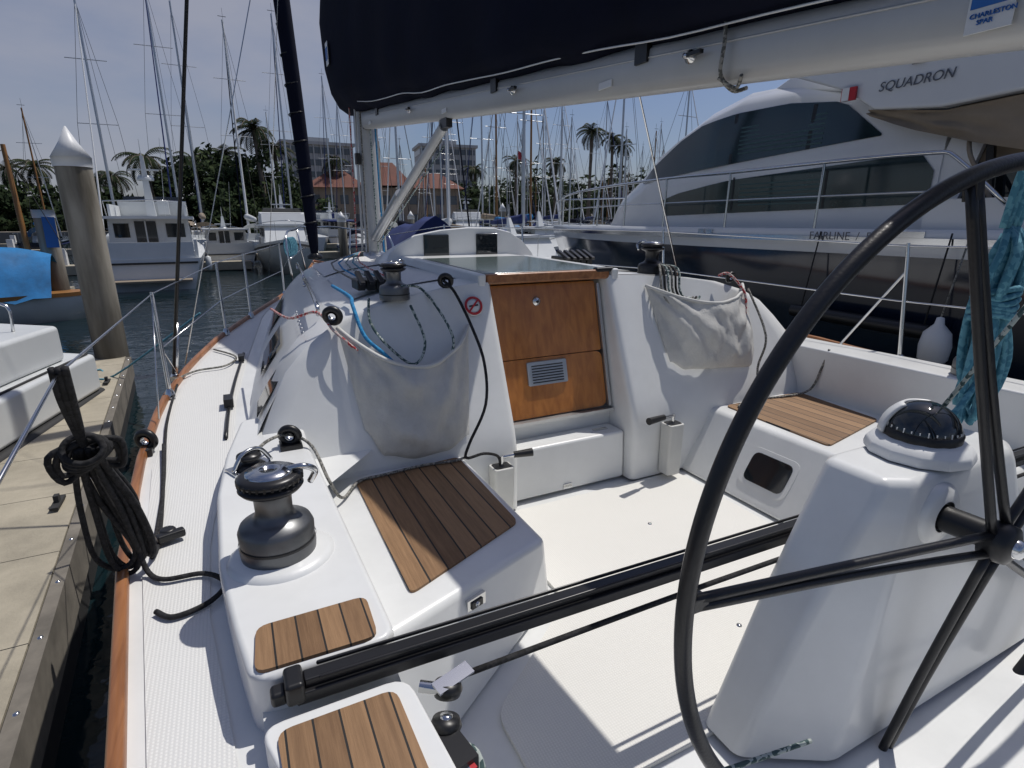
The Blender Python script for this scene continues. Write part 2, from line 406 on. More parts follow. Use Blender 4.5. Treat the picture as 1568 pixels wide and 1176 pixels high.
HT=empty('sliding_hatch')
mb=MB(); mb.prism([(1.30,2.98,1.285),(2.17,2.98,1.285),(2.17,4.15,1.31),(1.30,4.15,1.31)],[(1.31,2.98,1.315),(2.16,2.98,1.315),(2.16,4.15,1.335),(1.31,4.15,1.335)],HATCH); mb.obj('panel',HT,.006,2)
mb=MB(); mb.box((1.735,2.965,1.282),(.86,.05,.06),TRIM); mb.obj('teak_edge',HT,.012)
mb=MB(); mb.box((1.27,3.55,1.292),(.05,1.25,.07),GEL,0,.018); mb.box((2.20,3.55,1.292),(.05,1.25,.07),GEL,0,.018); mb.box((1.735,4.45,1.30),(.98,.6,.06),GEL,0,.0)
mb.box((2.13,2.96,1.31),(.14,.05,.03),BLK)
mb.obj('rails',HT,.012)
FA=empty('instrument_fairing')
mb=MB()
Y0=4.55
arch=[(1.12,1.26),(1.16,1.35),(1.24,1.42),(1.38,1.49),(1.6,1.53),(1.85,1.55),(2.1,1.545),(2.25,1.51),(2.38,1.43),(2.47,1.33),(2.5,1.26)]
rows=[[(x,Y0,z) for x,z in arch],[(x,Y0+.02,z+.008) for x,z in arch],[(1.8+(x-1.8)*.98,Y0+.35,1.24+(z-1.24)*.75) for x,z in arch],[(1.8+(x-1.8)*.9,Y0+.9,1.24+(z-1.24)*.1) for x,z in arch]]
mb.grid(rows,GEL); mb.add([(x,Y0,z) for x,z in arch],[list(range(len(arch)))],GEL)
mb.obj('shell',FA)
mb=MB()
mb.box((1.56,Y0-.006,1.40),(.22,.02,.20),GLASSD); mb.box((2.02,Y0-.006,1.405),(.20,.02,.20),GLASSD)
mb.obj('windows',FA,.008)
# coamings
mb=MB()
slab(mb,[(-.075,1.115),(-.105,1.3),(-.14,1.6),(-.15,2.1),(-.12,2.5),(-.05,2.95),(.22,2.95),(.215,2.4),(.235,1.7),(.25,1.115)],.40,.648,GEL,.05)
o=mb.obj('coaming_port',SB,.035,4)
mb=MB(); slab(mb,[(-.02,-.9),(-.02,.85),(-.07,1.035),(.245,1.035),(.27,.75),(.27,-.9)],.0,.60,GEL,.05); mb.obj('coaming_port_aft',SB,.03,4)
mb=MB(); mb.box((.09,1.075,.30),(.30,.12,.50),GEL); mb.obj('traveller_groove',SB)
mb=MB(); slab(mb,[(3.66,-.9),(3.66,3.1),(3.96,3.1),(3.98,2.0),(3.9,-.9)],.3,.735,GEL,.04); mb.obj('coaming_starboard',SB,.04,4)
mb=MB(); mb.lathe([(.155,.0),(.15,.03),(.13,.045),(0,.046)],(.03,1.60,.62),GEL,40); mb.obj('winch_plinth',SB)
mb=MB()
top=[(.20,1.405),(.33,1.44),(.985,1.675),(.99,2.75),(.20,2.75)]
bot=[(.20,1.22),(.45,1.34),(1.09,1.80),(1.10,2.75),(.20,2.75)]
mb.prism([(x,y,-.01) for x,y in bot],[(x,y,.392) for x,y in top],GEL); mb.obj('seat_port',SB,.03,4)
mb=MB()
top=[(2.80,1.15),(2.80,2.85),(3.70,2.85),(3.70,1.15)]; bot=[(2.56,1.0),(2.56,2.85),(3.70,2.85),(3.70,1.0)]
mb.prism([(x,y,-.01) for x,y in bot],[(x,y,.392) for x,y in top],GEL); mb.obj('seat_starboard',SB,.03,4)
mb=MB()
slab(mb,[(.405,1.575),(.94,1.83),(.955,2.56),(.41,2.52)],.39,.402,TEAKP,.035); mb.obj('teak_port',SB)
mb=MB(); slab(mb,[(2.87,1.78),(3.55,1.92),(3.62,2.54),(2.90,2.555)],.39,.402,TEAKS,.04); mb.obj('teak_starboard',SB)
mb=MB(); slab(mb,[(-.065,1.13),(.205,1.125),(.21,1.285),(-.055,1.285)],.64,.656,TEAKH,.03)
slab(mb,[(-.015,.55),(.225,.55),(.21,1.0),(-.035,1.0)],.59,.608,TEAKH,.03); mb.obj('teak_helm_pads',SB)
mb=MB()
def fx(z): return 2.565+.24*(z/.392)
def wq(y0,y1,z0,z1,off,m,r):
    pts=rpoly([(0,y0,z0),(0,y1,z0),(0,y1,z1),(0,y0,z1)],r,4)
    mb.prism([(fx(p.z)-off,p.y,p.z) for p in pts],[(fx(p.z)+.0,p.y,p.z) for p in pts],m)
wq(1.83,2.16,.085,.29,.006,GEL,.05); wq(1.86,2.13,.11,.265,.010,GLASSD,.04)
mb.obj('locker_window',SB)
mb=MB(); mb.add([(.1,-1.3,-.02),(3.7,-1.3,-.02),(3.7,3,-.02),(.1,3,-.02)],[(0,1,2,3)],GEL)
slab(mb,[(.62,.98),(2.50,.98),(2.50,2.56),(1.14,2.56),(1.14,1.76),(.62,1.36)],-.018,-.004,GELS,.06)
mb.obj('cockpit_sole',SB)
mb=MB()
p=Vector((.618,1.532,.325)); ra_=math.atan2(.235,.655)
mb.box(p,(.085,.022,.050),STEEL,ra_); mb.box(p+Vector((.004,-.012,.0)),(.050,.008,.026),BLK,ra_); mb.lathe([(.010,0),(.009,.004),(0,.005)],p+Vector((.004,-.016,0)),STEEL,12,(.34,-.94,0))
for (x,y) in((1.9,2.1),(1.25,2.3),(1.7,1.3)): mb.lathe([(.012,0),(.010,.004),(0,.005)],(x,y,-.004),STEEL,12)
mb.obj('seat_latch',SB)
def pocket(x,y,zb,h,hx,hy,grip):
    P=empty('winch_handle_holder'); mb=MB()
    pts=rpoly([(x-.06,y-.05,0),(x+.06,y-.05,0),(x+.06,y+.05,0),(x-.06,y+.05,0)],.02)
    mb.prism([(p.x*.9+x*.1,p.y,zb) for p in pts],[(p.x,p.y,zb+h) for p in pts],VINYL); mb.obj('pocket',P,.006,2)
    mb=MB(); mb.prism([((p.x-x)*.8+x,(p.y-y)*.75+y,zb+h-.01) for p in pts],[((p.x-x)*.8+x,(p.y-y)*.75+y,zb+h+.003) for p in pts],BLK)
    z=zb+h+.06
    mb.cone((x,y,zb+h*.5),(x,y,z),.012,.012,STEEL); mb.cone((x,y,z-.01),(x+hx*.5,y+hy*.5,z),.010,.010,STEEL)
    mb.cone((x+hx*.4,y+hy*.4,z),(x+hx,y+hy,z+.005),.018,.023,BLK); mb.obj('handle',P); return P
pocket(2.40,by(.2)-.055,.03,.34,-.24,-.05,0); pocket(1.19,2.515,.05,.27,.17,-.04,0)
def bag(name,T0,T1,sag,B,bul,seedv,nx=60,nz=40):
    mb=MB(); rows=[]
    for i in range(nz+1):
        v=i/nz; r=[]
        for j in range(nx+1):
            u=j/nx
            tx=T0[0]+(T1[0]-T0[0])*u; tz=T0[1]+(T1[1]-T0[1])*u-sag*math.sin(math.pi*u)**.9
            k=u*(len(B)-1); a=min(int(k),len(B)-2); f=k-a; f2=f*f*(3-2*f)
            bx=B[a][0]+(B[a+1][0]-B[a][0])*f; bz=B[a][1]+(B[a+1][1]-B[a][1])*f2
            x=tx+(bx-tx)*v; z=tz+(bz-tz)*v
            d=bul*(math.sin(math.pi*u)**.7)*(math.cos(v*math.pi/2)**.55 if v<1 else 0)
            ra=math.atan2(T0[1]-z+.05,x-T0[0]+.02); rb=math.atan2(T1[1]-z+.05,T1[0]-x+.02)
            fold=(math.sin(ra*19+mnoise.noise(Vector((x*4,z*4,seedv)))*3)*.014*(1-u)+math.sin(rb*17+mnoise.noise(Vector((x*4,z*4,seedv+3)))*3)*.014*u)
            fold+=mnoise.noise(Vector((x*9,z*6,seedv)))*.030+mnoise.noise(Vector((x*24,z*13,seedv)))*.011
            d+=fold*math.sin(math.pi*u)**.4*min(1,(1-v)*3+.25)
            r.append((x,by(z)-.012-max(d,0),z))
        rows.append(r)
    mb.grid(rows,CLOTH); top=rows[0]
    mb.tube([(p[0],p[1],p[2]) for p in top[::4]],.011,VINYL,6,3)
    return mb.obj(name,None,fix=False)
bag('line_bag',(.44,1.09),(1.14,1.05),.17,[(.50,.60),(.58,.47),(.74,.43),(.90,.44),(1.04,.50)],.15,1.3)
bag('line_bag',(2.42,1.20),(3.30,1.17),.10,[(2.50,.72),(2.62,.66),(2.9,.64),(3.2,.62),(3.28,.72)],.17,5.1)
NS=empty('no_smoking_sign'); mb=MB(); c=(1.19,by(1.15)-.014,1.15); ax=Vector((0,-1,.42)).normalized()
mb.lathe([(0,.002),(.058,.002),(.058,-.002)],c,WPAINT,28,ax); mb.obj('disc',NS)
mb=MB(); mb.lathe([(.040,.005),(.053,.005),(.054,.001)],c,REDM,28,ax)
u_=Vector((1,0,0)); v_=ax.cross(u_)
def sq(cu,a,hw,hh,off,m):
    C0=Vector(c)+ax*off; d1=u_*math.cos(a)+v_*math.sin(a); d2=-u_*math.sin(a)+v_*math.cos(a)
    mb.add([C0-d1*hw-d2*hh,C0+d1*hw-d2*hh,C0+d1*hw+d2*hh,C0-d1*hw+d2*hh],[(0,1,2,3)],m)
sq(c,.1,.028,.005,.0045,BLK); sq(c,.8,.044,.005,.0055,REDM)
mb.obj('mark',NS,fix=False)
def winch(x,y,z,s,dark=WINM,feeder=True,rot=0):
    W=empty('winch'); mb=MB()
    mb.lathe([(.098*s,0),(.100*s,.02*s),(.098*s,.035*s),(.099*s,.075*s),(.092*s,.092*s),(.066*s,.103*s),(.052*s,.115*s),(.048*s,.13*s),(.049*s,.175*s),(.06*s,.188*s)],(x,y,z),dark,40); mb.obj('drum',W)
    mb=MB(); mb.lathe([(.1005*s,.034*s),(.1012*s,.038*s),(.1005*s,.042*s)],(x,y,z),BLK,40); mb.lathe([(.06*s,.183*s),(.076*s,.19*s),(.084*s,.2*s),(.082*s,.206*s),(.068*s,.209*s),(.068*s,.215*s),(.084*s,.219*s),(.085*s,.228*s),(.075*s,.236*s),(.055*s,.240*s),(0,.241*s)],(x,y,z),BLKM,40)
    for i in range(28):
        t=i*2*math.pi/28; mb.box((x+.079*s*math.cos(t),y+.079*s*math.sin(t),z+.222*s),(.012*s,.006*s,.014*s),BLKM,t)
    mb.obj('self_tailer',W)
    mb=MB(); mb.lathe([(.062*s,.238*s),(.060*s,.244*s),(.03*s,.248*s),(.018*s,.249*s),(.016*s,.235*s),(0,.235*s)],(x,y,z),STEEL,32)
    if feeder:
        a=rot; mb.tube([(x+.05*s*math.cos(a),y+.05*s*math.sin(a),z+.245*s),(x+.09*s*math.cos(a),y+.09*s*math.sin(a),z+.25*s),(x+.115*s*math.cos(a+.2),y+.115*s*math.sin(a+.2),z+.225*s),(x+.10*s*math.cos(a+.3),y+.10*s*math.sin(a+.3),z+.19*s)],.009*s,STEEL,8,5)
    mb.obj('cap',W); return W
winch(.025,1.60,.664,1.06,rot=-.3)
winch(.76,2.92,1.205,.80,WINM,True,.5); winch(2.62,3.08,1.235,.95,BLKM,True,2)
winch(3.82,1.6,.735,1.06,rot=2.5)
CC=empty('turning_block'); mb=MB()
mb.lathe([(.055,0),(.06,.015),(.045,.028),(.03,.032),(.03,.045),(.048,.05),(.045,.062),(0,.066)],(-.03,2.30,.648),BLKM,24); mb.box((-.03,2.30,.652),(.16,.09,.012),STEEL,.4)
mb.tube([(-.09,2.26,.66),(-.05,2.28,.72),(.01,2.32,.72),(.05,2.33,.66)],.009,STEEL,8,5); mb.obj('sheave',CC)
def blockring(x,y,z,r=.045,ax=(0,1,.3),name='fairlead'):
    mb=MB(); a=Vector(ax).normalized(); u=a.orthogonal().normalized(); w=a.cross(u)
    mb.tube([Vector((x,y,z))+r*(math.cos(t)*u+math.sin(t)*w) for t in [k*math.pi/4 for k in range(8)]],r*.42,BLK,8,4,True)
    mb.lathe([(r*.5,-r*.35),(r*.62,0),(r*.5,r*.35)],(x,y,z),STEEL,16,a)
    return mb.obj(name,None)
blockring(.42,by(1.07)-.02,1.155,.037,(.5,1,.3)); blockring(1.05,by(1.2)+.02,1.29,.032,(.5,1,.3)); blockring(.14,2.47,.70,.037,(.4,1,.2)); blockring(-.47,3.02,.59,.040,(.5,1,.1)); blockring(3.2,by(1.2),1.22,.03)
mb=MB(); mb.box((-.47,3.02,.545),(.05,.14,.03),BLK); mb.box((.14,2.47,.655),(.09,.10,.02),BLK); mb.obj('fairlead_base',SB)
CL=empty('rope_clutch'); mb=MB()
for i in range(5):
    x=2.26+i*.055; mb.box((x,3.72,1.315),(.045,.18,.07),BLK); mb.box((x,3.66,1.36),(.032,.16,.022),BLKM,0,.35)
mb.obj('bank',CL,.006,2)
CL=empty('rope_clutch'); mb=MB()
for i in range(4):
    x=.66+i*.055; mb.box((x,3.35,1.25),(.045,.18,.06),BLK); mb.box((x,3.29,1.29),(.032,.16,.022),BLKM,0,.35)
mb.obj('bank',CL,.006,2)
# ---------------- traveller
TR=empty('mainsheet_traveller'); mb=MB(); sl=math.atan(.026)
def tz(x): return .625-.026*x
mb.box((1.86,1.085,tz(1.86)-.012),(3.70,.060,.030),BLKM,0,0,sl); mb.box((1.86,1.085,tz(1.86)+.013),(3.66,.034,.022),BLKM,0,0,sl); mb.box((1.86,1.108,tz(1.86)+.026),(3.6,.007,.010),BLKM,0,0,sl); mb.box((1.86,1.062,tz(1.86)+.026),(3.6,.007,.010),BLKM,0,0,sl)
mb.obj('track',TR,.005,2)
mb=MB()
mb.box((.010,1.085,.630),(.040,.070,.055),BLK); mb.box((-.022,1.085,.618),(.035,.040,.035),BLK); mb.box((3.72,1.085,.55),(.07,.08,.08),BLK)
mb.obj('end_caps',TR,.010,3)
mb=MB(); mb.tube([(.36,1.03,.545),(1.2,1.03,.54),(2.4,1.03,.51),(3.5,1.03,.48)],.008,RBLK,8,4); mb.tube([(.30,1.13,.60),(1.2,1.135,.575),(2.4,1.135,.54),(3.5,1.135,.51)],.006,RBLK,8,4); mb.obj('control_line',TR)
mb=MB()
for x,y,z in((.33,1.0,.555),(.30,.93,.53)):
    mb.lathe([(0,-.018),(.03,-.016),(.036,0),(.03,.016),(0,.018)],(x,y,z),BLK,20,(.2,.3,1)); mb.lathe([(0,-.022),(.014,-.022),(.014,.022),(0,.022)],(x,y,z),STEEL,12,(.2,.3,1))
mb.box((.345,1.0,.578),(.10,.035,.006),STEEL,.3,.2); mb.cone((.27,1.02,.57),(.32,.99,.565),.014,.014,STEEL,10)
mb.box((.30,.87,.52),(.05,.10,.035),BLK,.2); mb.box((.31,.84,.50),(.02,.06,.05),REDM,.2); mb.box((.29,.80,.50),(.045,.05,.06),STEEL,.2)
for i in range(4): mb.box((.30+.01*i,.85-.03*i,.49-.01*i),(.05,.014,.05),BLK,.6)
mb.tube([(.30,.88,.52),(.34,.86,.50),(.34,.80,.44),(.32,.76,.40)],.012,RDOT,8,5); mb.tube([(.32,.80,.45),(.5,.74,.40),(.8,.70,.34),(1.2,.66,.30)],.006,RDOT,8,5)
mb.obj('blocks',TR)
# ---------------- pedestal
PD=empty('steering_pedestal'); mb=MB()
def ring(xl,xr,yf,ya,z,ch):
    return [(xl+ch,yf,z),(xr-ch,yf,z),(xr,yf-.02,z),(xr,ya+ch*.9,z),(xr-ch*1.6,ya,z),(xl+ch*1.6,ya,z),(xl,ya+ch*.9,z),(xl,yf-.02,z)]
R1=[ring(1.22,2.95,1.04,.735,0,.16),ring(1.39,2.70,1.04,.75,.4,.12),ring(1.60,2.36,1.035,.77,.83,.06),ring(1.625,2.33,1.03,.785,.88,.05)]
for a,b in zip(R1,R1[1:]):
    n=8; mb.add(a+b,[[i,(i+1)%n,n+(i+1)%n,n+i] for i in range(n)],GEL)
mb.add(R1[-1],[list(range(8))],GEL)
mb.obj('pod',PD,.025,4)
mb=MB(); mb.lathe([(.10,0),(.10,.02),(.085,.035),(.05,.04)],(1.82,.785,.752),GEL,32,(0,-1,.0)); mb.obj('boss',PD)
mb=MB(); mb.cone((1.82,.79,.748),(1.82,.60,.752),.040,.040,BLK,20); mb.obj('shaft',PD)
CP=empty('compass'); cx,cy,cz=1.915,.900,.885
mb=MB(); mb.lathe([(.15,0),(.152,.012),(.148,.03),(.135,.045),(.115,.055),(.10,.062)],(cx,cy,cz),WPAINT,12,None,False)
mb.obj('base',CP,.006,2)
mb=MB()
mb.lathe([(.108,.055),(.110,.080),(.104,.085),(.09,.085)],(cx,cy,cz),BLK,36); mb.obj('bezel',CP)
mb=MB(); rows=[]
for k in range(9):
    e=math.radians(2+k*7)
    rows.append([(cx+.120*math.cos(e)*math.cos(t),cy+.120*math.cos(e)*math.sin(t),cz+.060+.120*math.sin(e)) for t in [math.radians(20+125*j/20) for j in range(21)]])
mb.grid(rows,WPAINT); o=mb.obj('hood',CP); sm=o.modifiers.new('t','SOLIDIFY'); sm.thickness=.009
mb=MB(); mb.lathe([(.106*math.cos(a),.066+.106*math.sin(a)) for a in [math.radians(k*9) for k in range(11)]],(cx,cy,cz),GLASSD,36)
mb.obj('dome',CP)
mb=MB()
for i in range(30):
    t=2*math.pi*i/30; l=.014 if i%3==0 else .007
    mb.box((cx+.1030*math.cos(t),cy+.1030*math.sin(t),cz+.092),(.003,.003,l),WPAINT,t)
mb.obj('card_marks',CP)
# ---------------- wheel
WH=empty('steering_wheel')
yw=math.radians(4); nrm=Vector((math.sin(yw),math.cos(yw),0)); hub=Vector((1.82,.61,.745)); C=hub+nrm*.10; ex=Vector((math.cos(yw),-math.sin(yw),0)); up=Vector((0,0,1)); RW=1.00
mb=MB(); mb.tube([C+RW*(math.cos(t)*ex+math.sin(t)*up) for t in [2*math.pi*k/48 for k in range(48)]],.0210,LEA,14,4,True)
mb.obj('rim',WH)
mb=MB()
for a in (179,107,37,-32,-100):
    t=math.radians(a); d=math.cos(t)*ex+math.sin(t)*up; s=-math.sin(t)*ex+math.cos(t)*up
    for g in(-1,1):
        mb.tube([hub+d*.03+s*g*.030,hub+(C-hub)*.55+d*.5*RW+s*g*.017,C+d*(RW-.012)+s*g*.010],.0125,LEA,10,4)
    mb.box(C+d*(RW-.03),(.05,.03,.03),LEA,0,0,-t)
mb.obj('spokes',WH)
mb=MB(); mb.lathe([(.055,-.03),(.06,0),(.055,.03),(.035,.04),(0,.045)],hub,BLK,28,(0,-1,0)); mb.lathe([(.028,.04),(.026,.055),(.016,.06),(0,.06)],hub,STEEL,20,(0,-1,0)); mb.obj('hub',WH)
# ---------------- mast, boom, cover
MS=empty('mast'); mb=MB(); mx,my=1.60,7.0
mb.lathe([(.10,0),(.10,12)],(mx,my,1.15),SPAR,24)
mb.lathe([(.13,0),(.13,.08),(.10,.1)],(mx,my,1.16),ALU,24)
mb.obj('spar',MS)
mb=MB()
for dx,dyy,r,m in((-.15,-.05,.012,SPAR),(-.10,-.12,.010,RGRY),(.02,-.14,.009,RDOT),(.10,-.10,.009,RBLU),(.15,0,.010,SPAR),(-.2,.05,.008,RRED)):
    mb.tube([(mx+dx,my+dyy,1.25),(mx+dx*.8,my+dyy,3),(mx+dx*.5,my+dyy*.9,9)],r,m,6,3)
mb.obj('halyards',MS)
mb=MB(); mb.box((mx,my-.12,2.70),(.10,.12,.16),BLK); mb.box((mx-.13,my-.05,2.3),(.05,.08,.12),BLK); mb.box((mx+.13,my-.05,1.5),(.05,.08,.12),BLK); mb.obj('fittings',MS)
mb=MB(); mb.cone((mx,my-.12,1.42),(1.66,4.55,2.33),.040,.040,SPAR,14); mb.cone((mx,my-.12,1.42),(1.63,5.8,1.87),.055,.055,ALU,14); mb.box((1.66,4.5,2.345),(.05,.16,.07),BLK); mb.tube([(1.62,6.8,1.38),(1.66,4.6,2.24)],.007,RGRY,6,1); mb.tube([(1.64,6.8,1.36),(1.68,4.6,2.20)],.007,RDOT,6,1); mb.obj('boom_vang',MS)
BM=empty('boom')
def bp(y):
    return Vector((1.60+.20*(6.9-y)/5.26,y,2.715-(6.9-y)*.0988))
mb=MB()
prof=[(.055,-.095),(.078,-.06),(.082,0),(.078,.06),(.045,.092),(-.045,.092),(-.078,.06),(-.082,0),(-.078,-.06),(-.055,-.095),(0,-.1)]
rows=[[(bp(y).x+a,y,bp(y).z+b) for a,b in prof] for y in (6.85,5,3,1,-.3)]
mb.grid(rows,SPAR,True,True); mb.add(rows[0],[list(range(11))],BLK); mb.add(rows[-1],[list(range(11))],BLK)
mb.obj('spar',BM)
mb=MB()
for y in (6.2,3.55,2.15,): 
    p=bp(y); mb.box((p.x-.078,y,p.z+.05),(.03,.08,.08),BLK)
for y in (5.2,3.3,1.86):
    p=bp(y); mb.lathe([(.026,0),(.025,.016),(.010,.025),(.010,.042),(0,.044)],(p.x-.08,y,p.z+.0),STEEL,16,(-1,0,0)); mb.box((p.x-.11,y-.04,p.z),(.02,.08,.014),BLK)
for y in(4.4,2.4,6.5): 
    p=bp(y); mb.box((p.x-.083,y,p.z-.05),(.006,.10,.03),WPAINT)
p=bp(1.7); y=1.7; mb.tube([(p.x-.09,y,p.z+.13),(p.x-.105,y-.02,p.z+.02),(p.x-.10,y-.01,p.z-.08),(p.x-.02,y,p.z-.125),(p.x+.05,y,p.z-.11)],.008,RGRY,6,5); mb.tube([(p.x-.10,y,p.z-.09),(p.x-.06,y-.05,p.z-.13),(p.x-.09,y-.10,p.z-.10)],.007,RGRY,6,5)
mb.tube([(bp(yq).x-.081,yq,bp(yq).z+.03) for yq in (6.5,4,2,0)],.004,SPAR,6,2)
mb.obj('fittings',BM)
mb=MB(); p=bp(.86); zc=p.z+.01; mb.box((p.x-.088,.87,zc),(.004,.10,.15),WPAINT); mb.box((p.x-.091,.87,zc+.025),(.003,.088,.09),BLUM); mb.box((p.x-.093,.87,zc+.015),(.003,.05,.008),WPAINT); mb.box((p.x-.093,.86,zc+.035),(.003,.010,.045),WPAINT,0,.3)
mb.obj('sticker',BM)
def text(body,loc,size,m,name,parent,ax=None,shear=0):
    cu=D.curves.new(name,'FONT'); cu.body=body; cu.size=size; cu.extrude=.002; cu.materials.append(m); cu.shear=shear
    o=D.objects.new(name,cu); COL.objects.link(o); o.matrix_world=Matrix(((0,0,-1,loc[0]),(-1,0,0,loc[1]),(0,1,0,loc[2]),(0,0,0,1)))
    if ax: o.matrix_world=ax
    o.parent=parent; return o
text('CHARLESTON\n    SPAR',(p.x-.092,.912,zc-.042),.0155,BLUM,'sticker_text',BM)
SC=empty('sail_cover'); mb=MB()
W_=[(-.3,.12),(1,.16),(2.2,.19),(4,.23),(6,.30),(6.8,.36),(7.2,.37)]
H_=[(-.3,.34),(1,.46),(2.2,.70),(4,1.15),(6,1.9),(7.2,2.3)]
rows=[]; secs=[-.3+.15*i for i in range(51)]
for y in secs:
    yb=min(y,6.9); c=bp(yb); w=interp(W_,y); h=interp(H_,y); zb=c.z+.075+.02*math.sin(y*9)*(.5+.5*math.sin(y*3.1)); 
    if y>6.7: zb-= -.02
    r=[]
    for a,b in [(.28,0),(.62,.03),(.88,.09),(1,.2),(.98,.4),(.8,.65),(.5,.85),(.15,1),(-.15,1),(-.5,.85),(-.8,.65),(-.98,.4),(-1,.2),(-.88,.09),(-.62,.03),(-.28,0)]:
        nz=mnoise.noise(Vector((a*1.5,y*1.9,b*3)))*.05*(1 if b>.05 else .3)
        r.append((c.x+a*(w+nz),y,zb+b*h))
    rows.append(r)
for s,dyy in((.97,7.32),(.88,7.42),(.7,7.50),(.4,7.56),(.1,7.58)):
    r=[(1.6+(x-1.6)*s,dyy,z+(1-s)*.12) for x,y,z in rows[50]]; rows.append(r)
mb.grid(rows,NAVY,True,True); mb.obj('canvas',SC)
mb=MB()
mb.tube([(rows[i][14][0]-.006,rows[i][14][1],rows[i][14][2]-.012) for i in range(0,47,3)],.004,WPAINT,6,3)
mb.box((1.222,6.95,3.35),(.005,.13,.22),WPAINT); mb.box((1.219,6.95,3.35),(.005,.10,.12),BLUM)
mb.obj('edge_cord',SC)
FJ=empty('furled_jib'); mb=MB()
pts=[(1.42,11.0,.95),(1.41,11,1.5),(1.37,10.98,3),(1.28,10.95,5.07),(1.1,10.8,9)]
rad=[.05,.10,.12,.13,.13]; mb.tube(pts,.1,NAVY,12,6,False,rad)
for k in range(14):
    z=1.5+k*.45; x=1.42-.036*(z-1.08); mb.tube([(x+.125*math.cos(t),10.98+.125*math.sin(t),z+.02*t) for t in [i*.8 for i in range(9)]],.012,BLK,5,2)
mb.lathe([(.13,0),(.14,.05),(.08,.1)],(1.42,11,.95),BLKM,16)
mb.obj('sail',FJ)
RG=empty('standing_rigging'); mb=MB()
top=Vector((1.6,6.9,13))
mb.tube([(-.43,4.22,.58),(-.43+ (2.03*.03),4.22+2.7*.03,.95)],.016,STEEL,8,1); mb.tube([(-.43,4.22,.62),top],.012,BLK,8,1)
mb.tube([(-.38,4.5,.62),(1.55,6.9,7.2)],.004,STEEL,6,1)
mb.tube([(4.15,4.3,.72),(1.65,6.9,13)],.009,STEEL,8,1)
mb.tube([(.45,8.5,.8),(1.6,7.0,9.5)],.004,STEEL,6,1)
mb.box((-.43,4.22,.60),(.04,.10,.03),STEEL)
mb.obj('shrouds',RG)
LL=empty('lifelines'); mb=MB()
tops=[]
for x,y in [(-.48,3.8),(-.23,5.5),(.02,6.25),(.36,7.6)]:
    z=railz(y); xx=railp(y)+.03; mb.cone((xx,y,z),(xx,y,z+.64),.012,.010,STEEL,10); mb.lathe([(.03,0),(.028,.03),(.014,.06)],(xx,y,z),STEEL,14); tops.append(Vector((xx,y,z+.63)))
mb.obj('stanchions_port',LL)
mb=MB()
pul=Vector((.78,9.0,1.40))
mb.tube([Vector((-.33,.6,1.19)),Vector((-.38,1.54,1.27))]+tops+[pul],.0038,STEEL,6,1)
mb.tube([q+Vector((0,0,-.32)) for q in tops+[pul]],.0038,STEEL,6,1); mb.tube([tops[0]+Vector((0,0,-.32)),(-.40,4.2,.60)],.004,STEEL,6,1)
mb.tube([tops[0],(-.44,3.3,.60)],.004,STEEL,6,1)
mb.obj('wires_port',LL)
mb=MB()
mb.tube([(.80,8.9,.76),(.78,9.0,1.40),(1.0,9.9,1.48),(1.2,10.9,1.52),(1.43,11.3,1.50),(1.68,10.9,1.52),(1.95,9.9,1.48),(2.3,9.0,1.40),(2.35,8.9,.76)],.015,STEEL,8,4)
mb.tube([(.80,8.95,1.08),(1.05,9.95,1.14),(1.25,10.9,1.16)],.012,STEEL,8,3); mb.tube([(1.12,10,.8),(1.05,10,1.48)],.013,STEEL,8,1); mb.tube([(1.85,10,.8),(1.9,10,1.48)],.013,STEEL,8,1)
for i in range(5): mb.tube([Vector((.80+.03*i,9.1+.1*i,1.36))+Vector((.05*math.cos(t),.03*math.sin(t),-.12+.13*math.sin(t))) for t in [k*.785 for k in range(8)]],.012,RTEA,6,3,True)
mb.obj('pulpit',LL)
mb=MB()
sx=[(4.24,2.22),(4.10,4.45),(3.6,6.3),(3.1,7.6)]
tp=[]
for x,y in sx:
    x=rails_(y)-.04; z=zs(y); mb.cone((x,y,z),(x+.01,y+.10,z+.83),.016,.012,STEEL,10); mb.lathe([(.035,0),(.03,.03),(.016,.06)],(x,y,z),STEEL,14); tp.append(Vector((x+.01,y+.1,z+.81)))
mb.cone((rails_(2.7)-.05,2.70,zs(2.7)),(tp[0].x,tp[0].y-.02,tp[0].z-.18),.011,.011,STEEL,8)
mb.box((rails_(2.22)-.04,2.22,zs(2)+.015),(.07,.12,.03),STEEL); mb.box((4.15,2.75,zs(2)+.02),(.06,.07,.05),BLK); mb.box((4.15,3.1,zs(2)+.02),(.06,.07,.05),BLK)
mb.obj('stanchions_starboard',LL)
mb=MB()
for h in(0,-.38): mb.tube([Vector((4.05,-.9,1.5+h))]+[q+Vector((0,0,h)) for q in tp]+[Vector((2.3,9.0,1.4+h))],.006,STEEL,6,1)
mb.obj('wires_starboard',LL)
def rope(name,pts,r,m,sub=6):
    mb=MB(); mb.tube(pts,r,m,8,sub); return mb.obj(name,None)
CR=empty('coiled_rope'); mb=MB(); random.seed(3)
for i in range(8):
    a=(i-3.5)*.008+random.uniform(-.006,.006); b=random.uniform(-.04,.04); l=random.uniform(-.05,.03)
    mb.tube([(-.40+a*.6,1.70+b*.3,1.03),(-.41+a*1.4,1.78+b*.5,.93),(-.405+a*2.4,1.85+b,.78),(-.40+a*2.8,1.91+b,.62+l),(-.385+a*1.6,1.94+b*.6,.55+l),(-.37+a*.5,1.92+b,.62+l),(-.385+a*1.5,1.86+b,.80),(-.41+a,1.79+b*.4,.96)],.0082,RBLK,7,5)
for i in range(3):
    a=(i-1)*.012; mb.tube([(-.375+a,1.53,1.285),(-.385+a,1.58,1.20),(-.40+a*.6,1.67,1.10),(-.405,1.72,1.02)],.0082,RBLK,7,5)
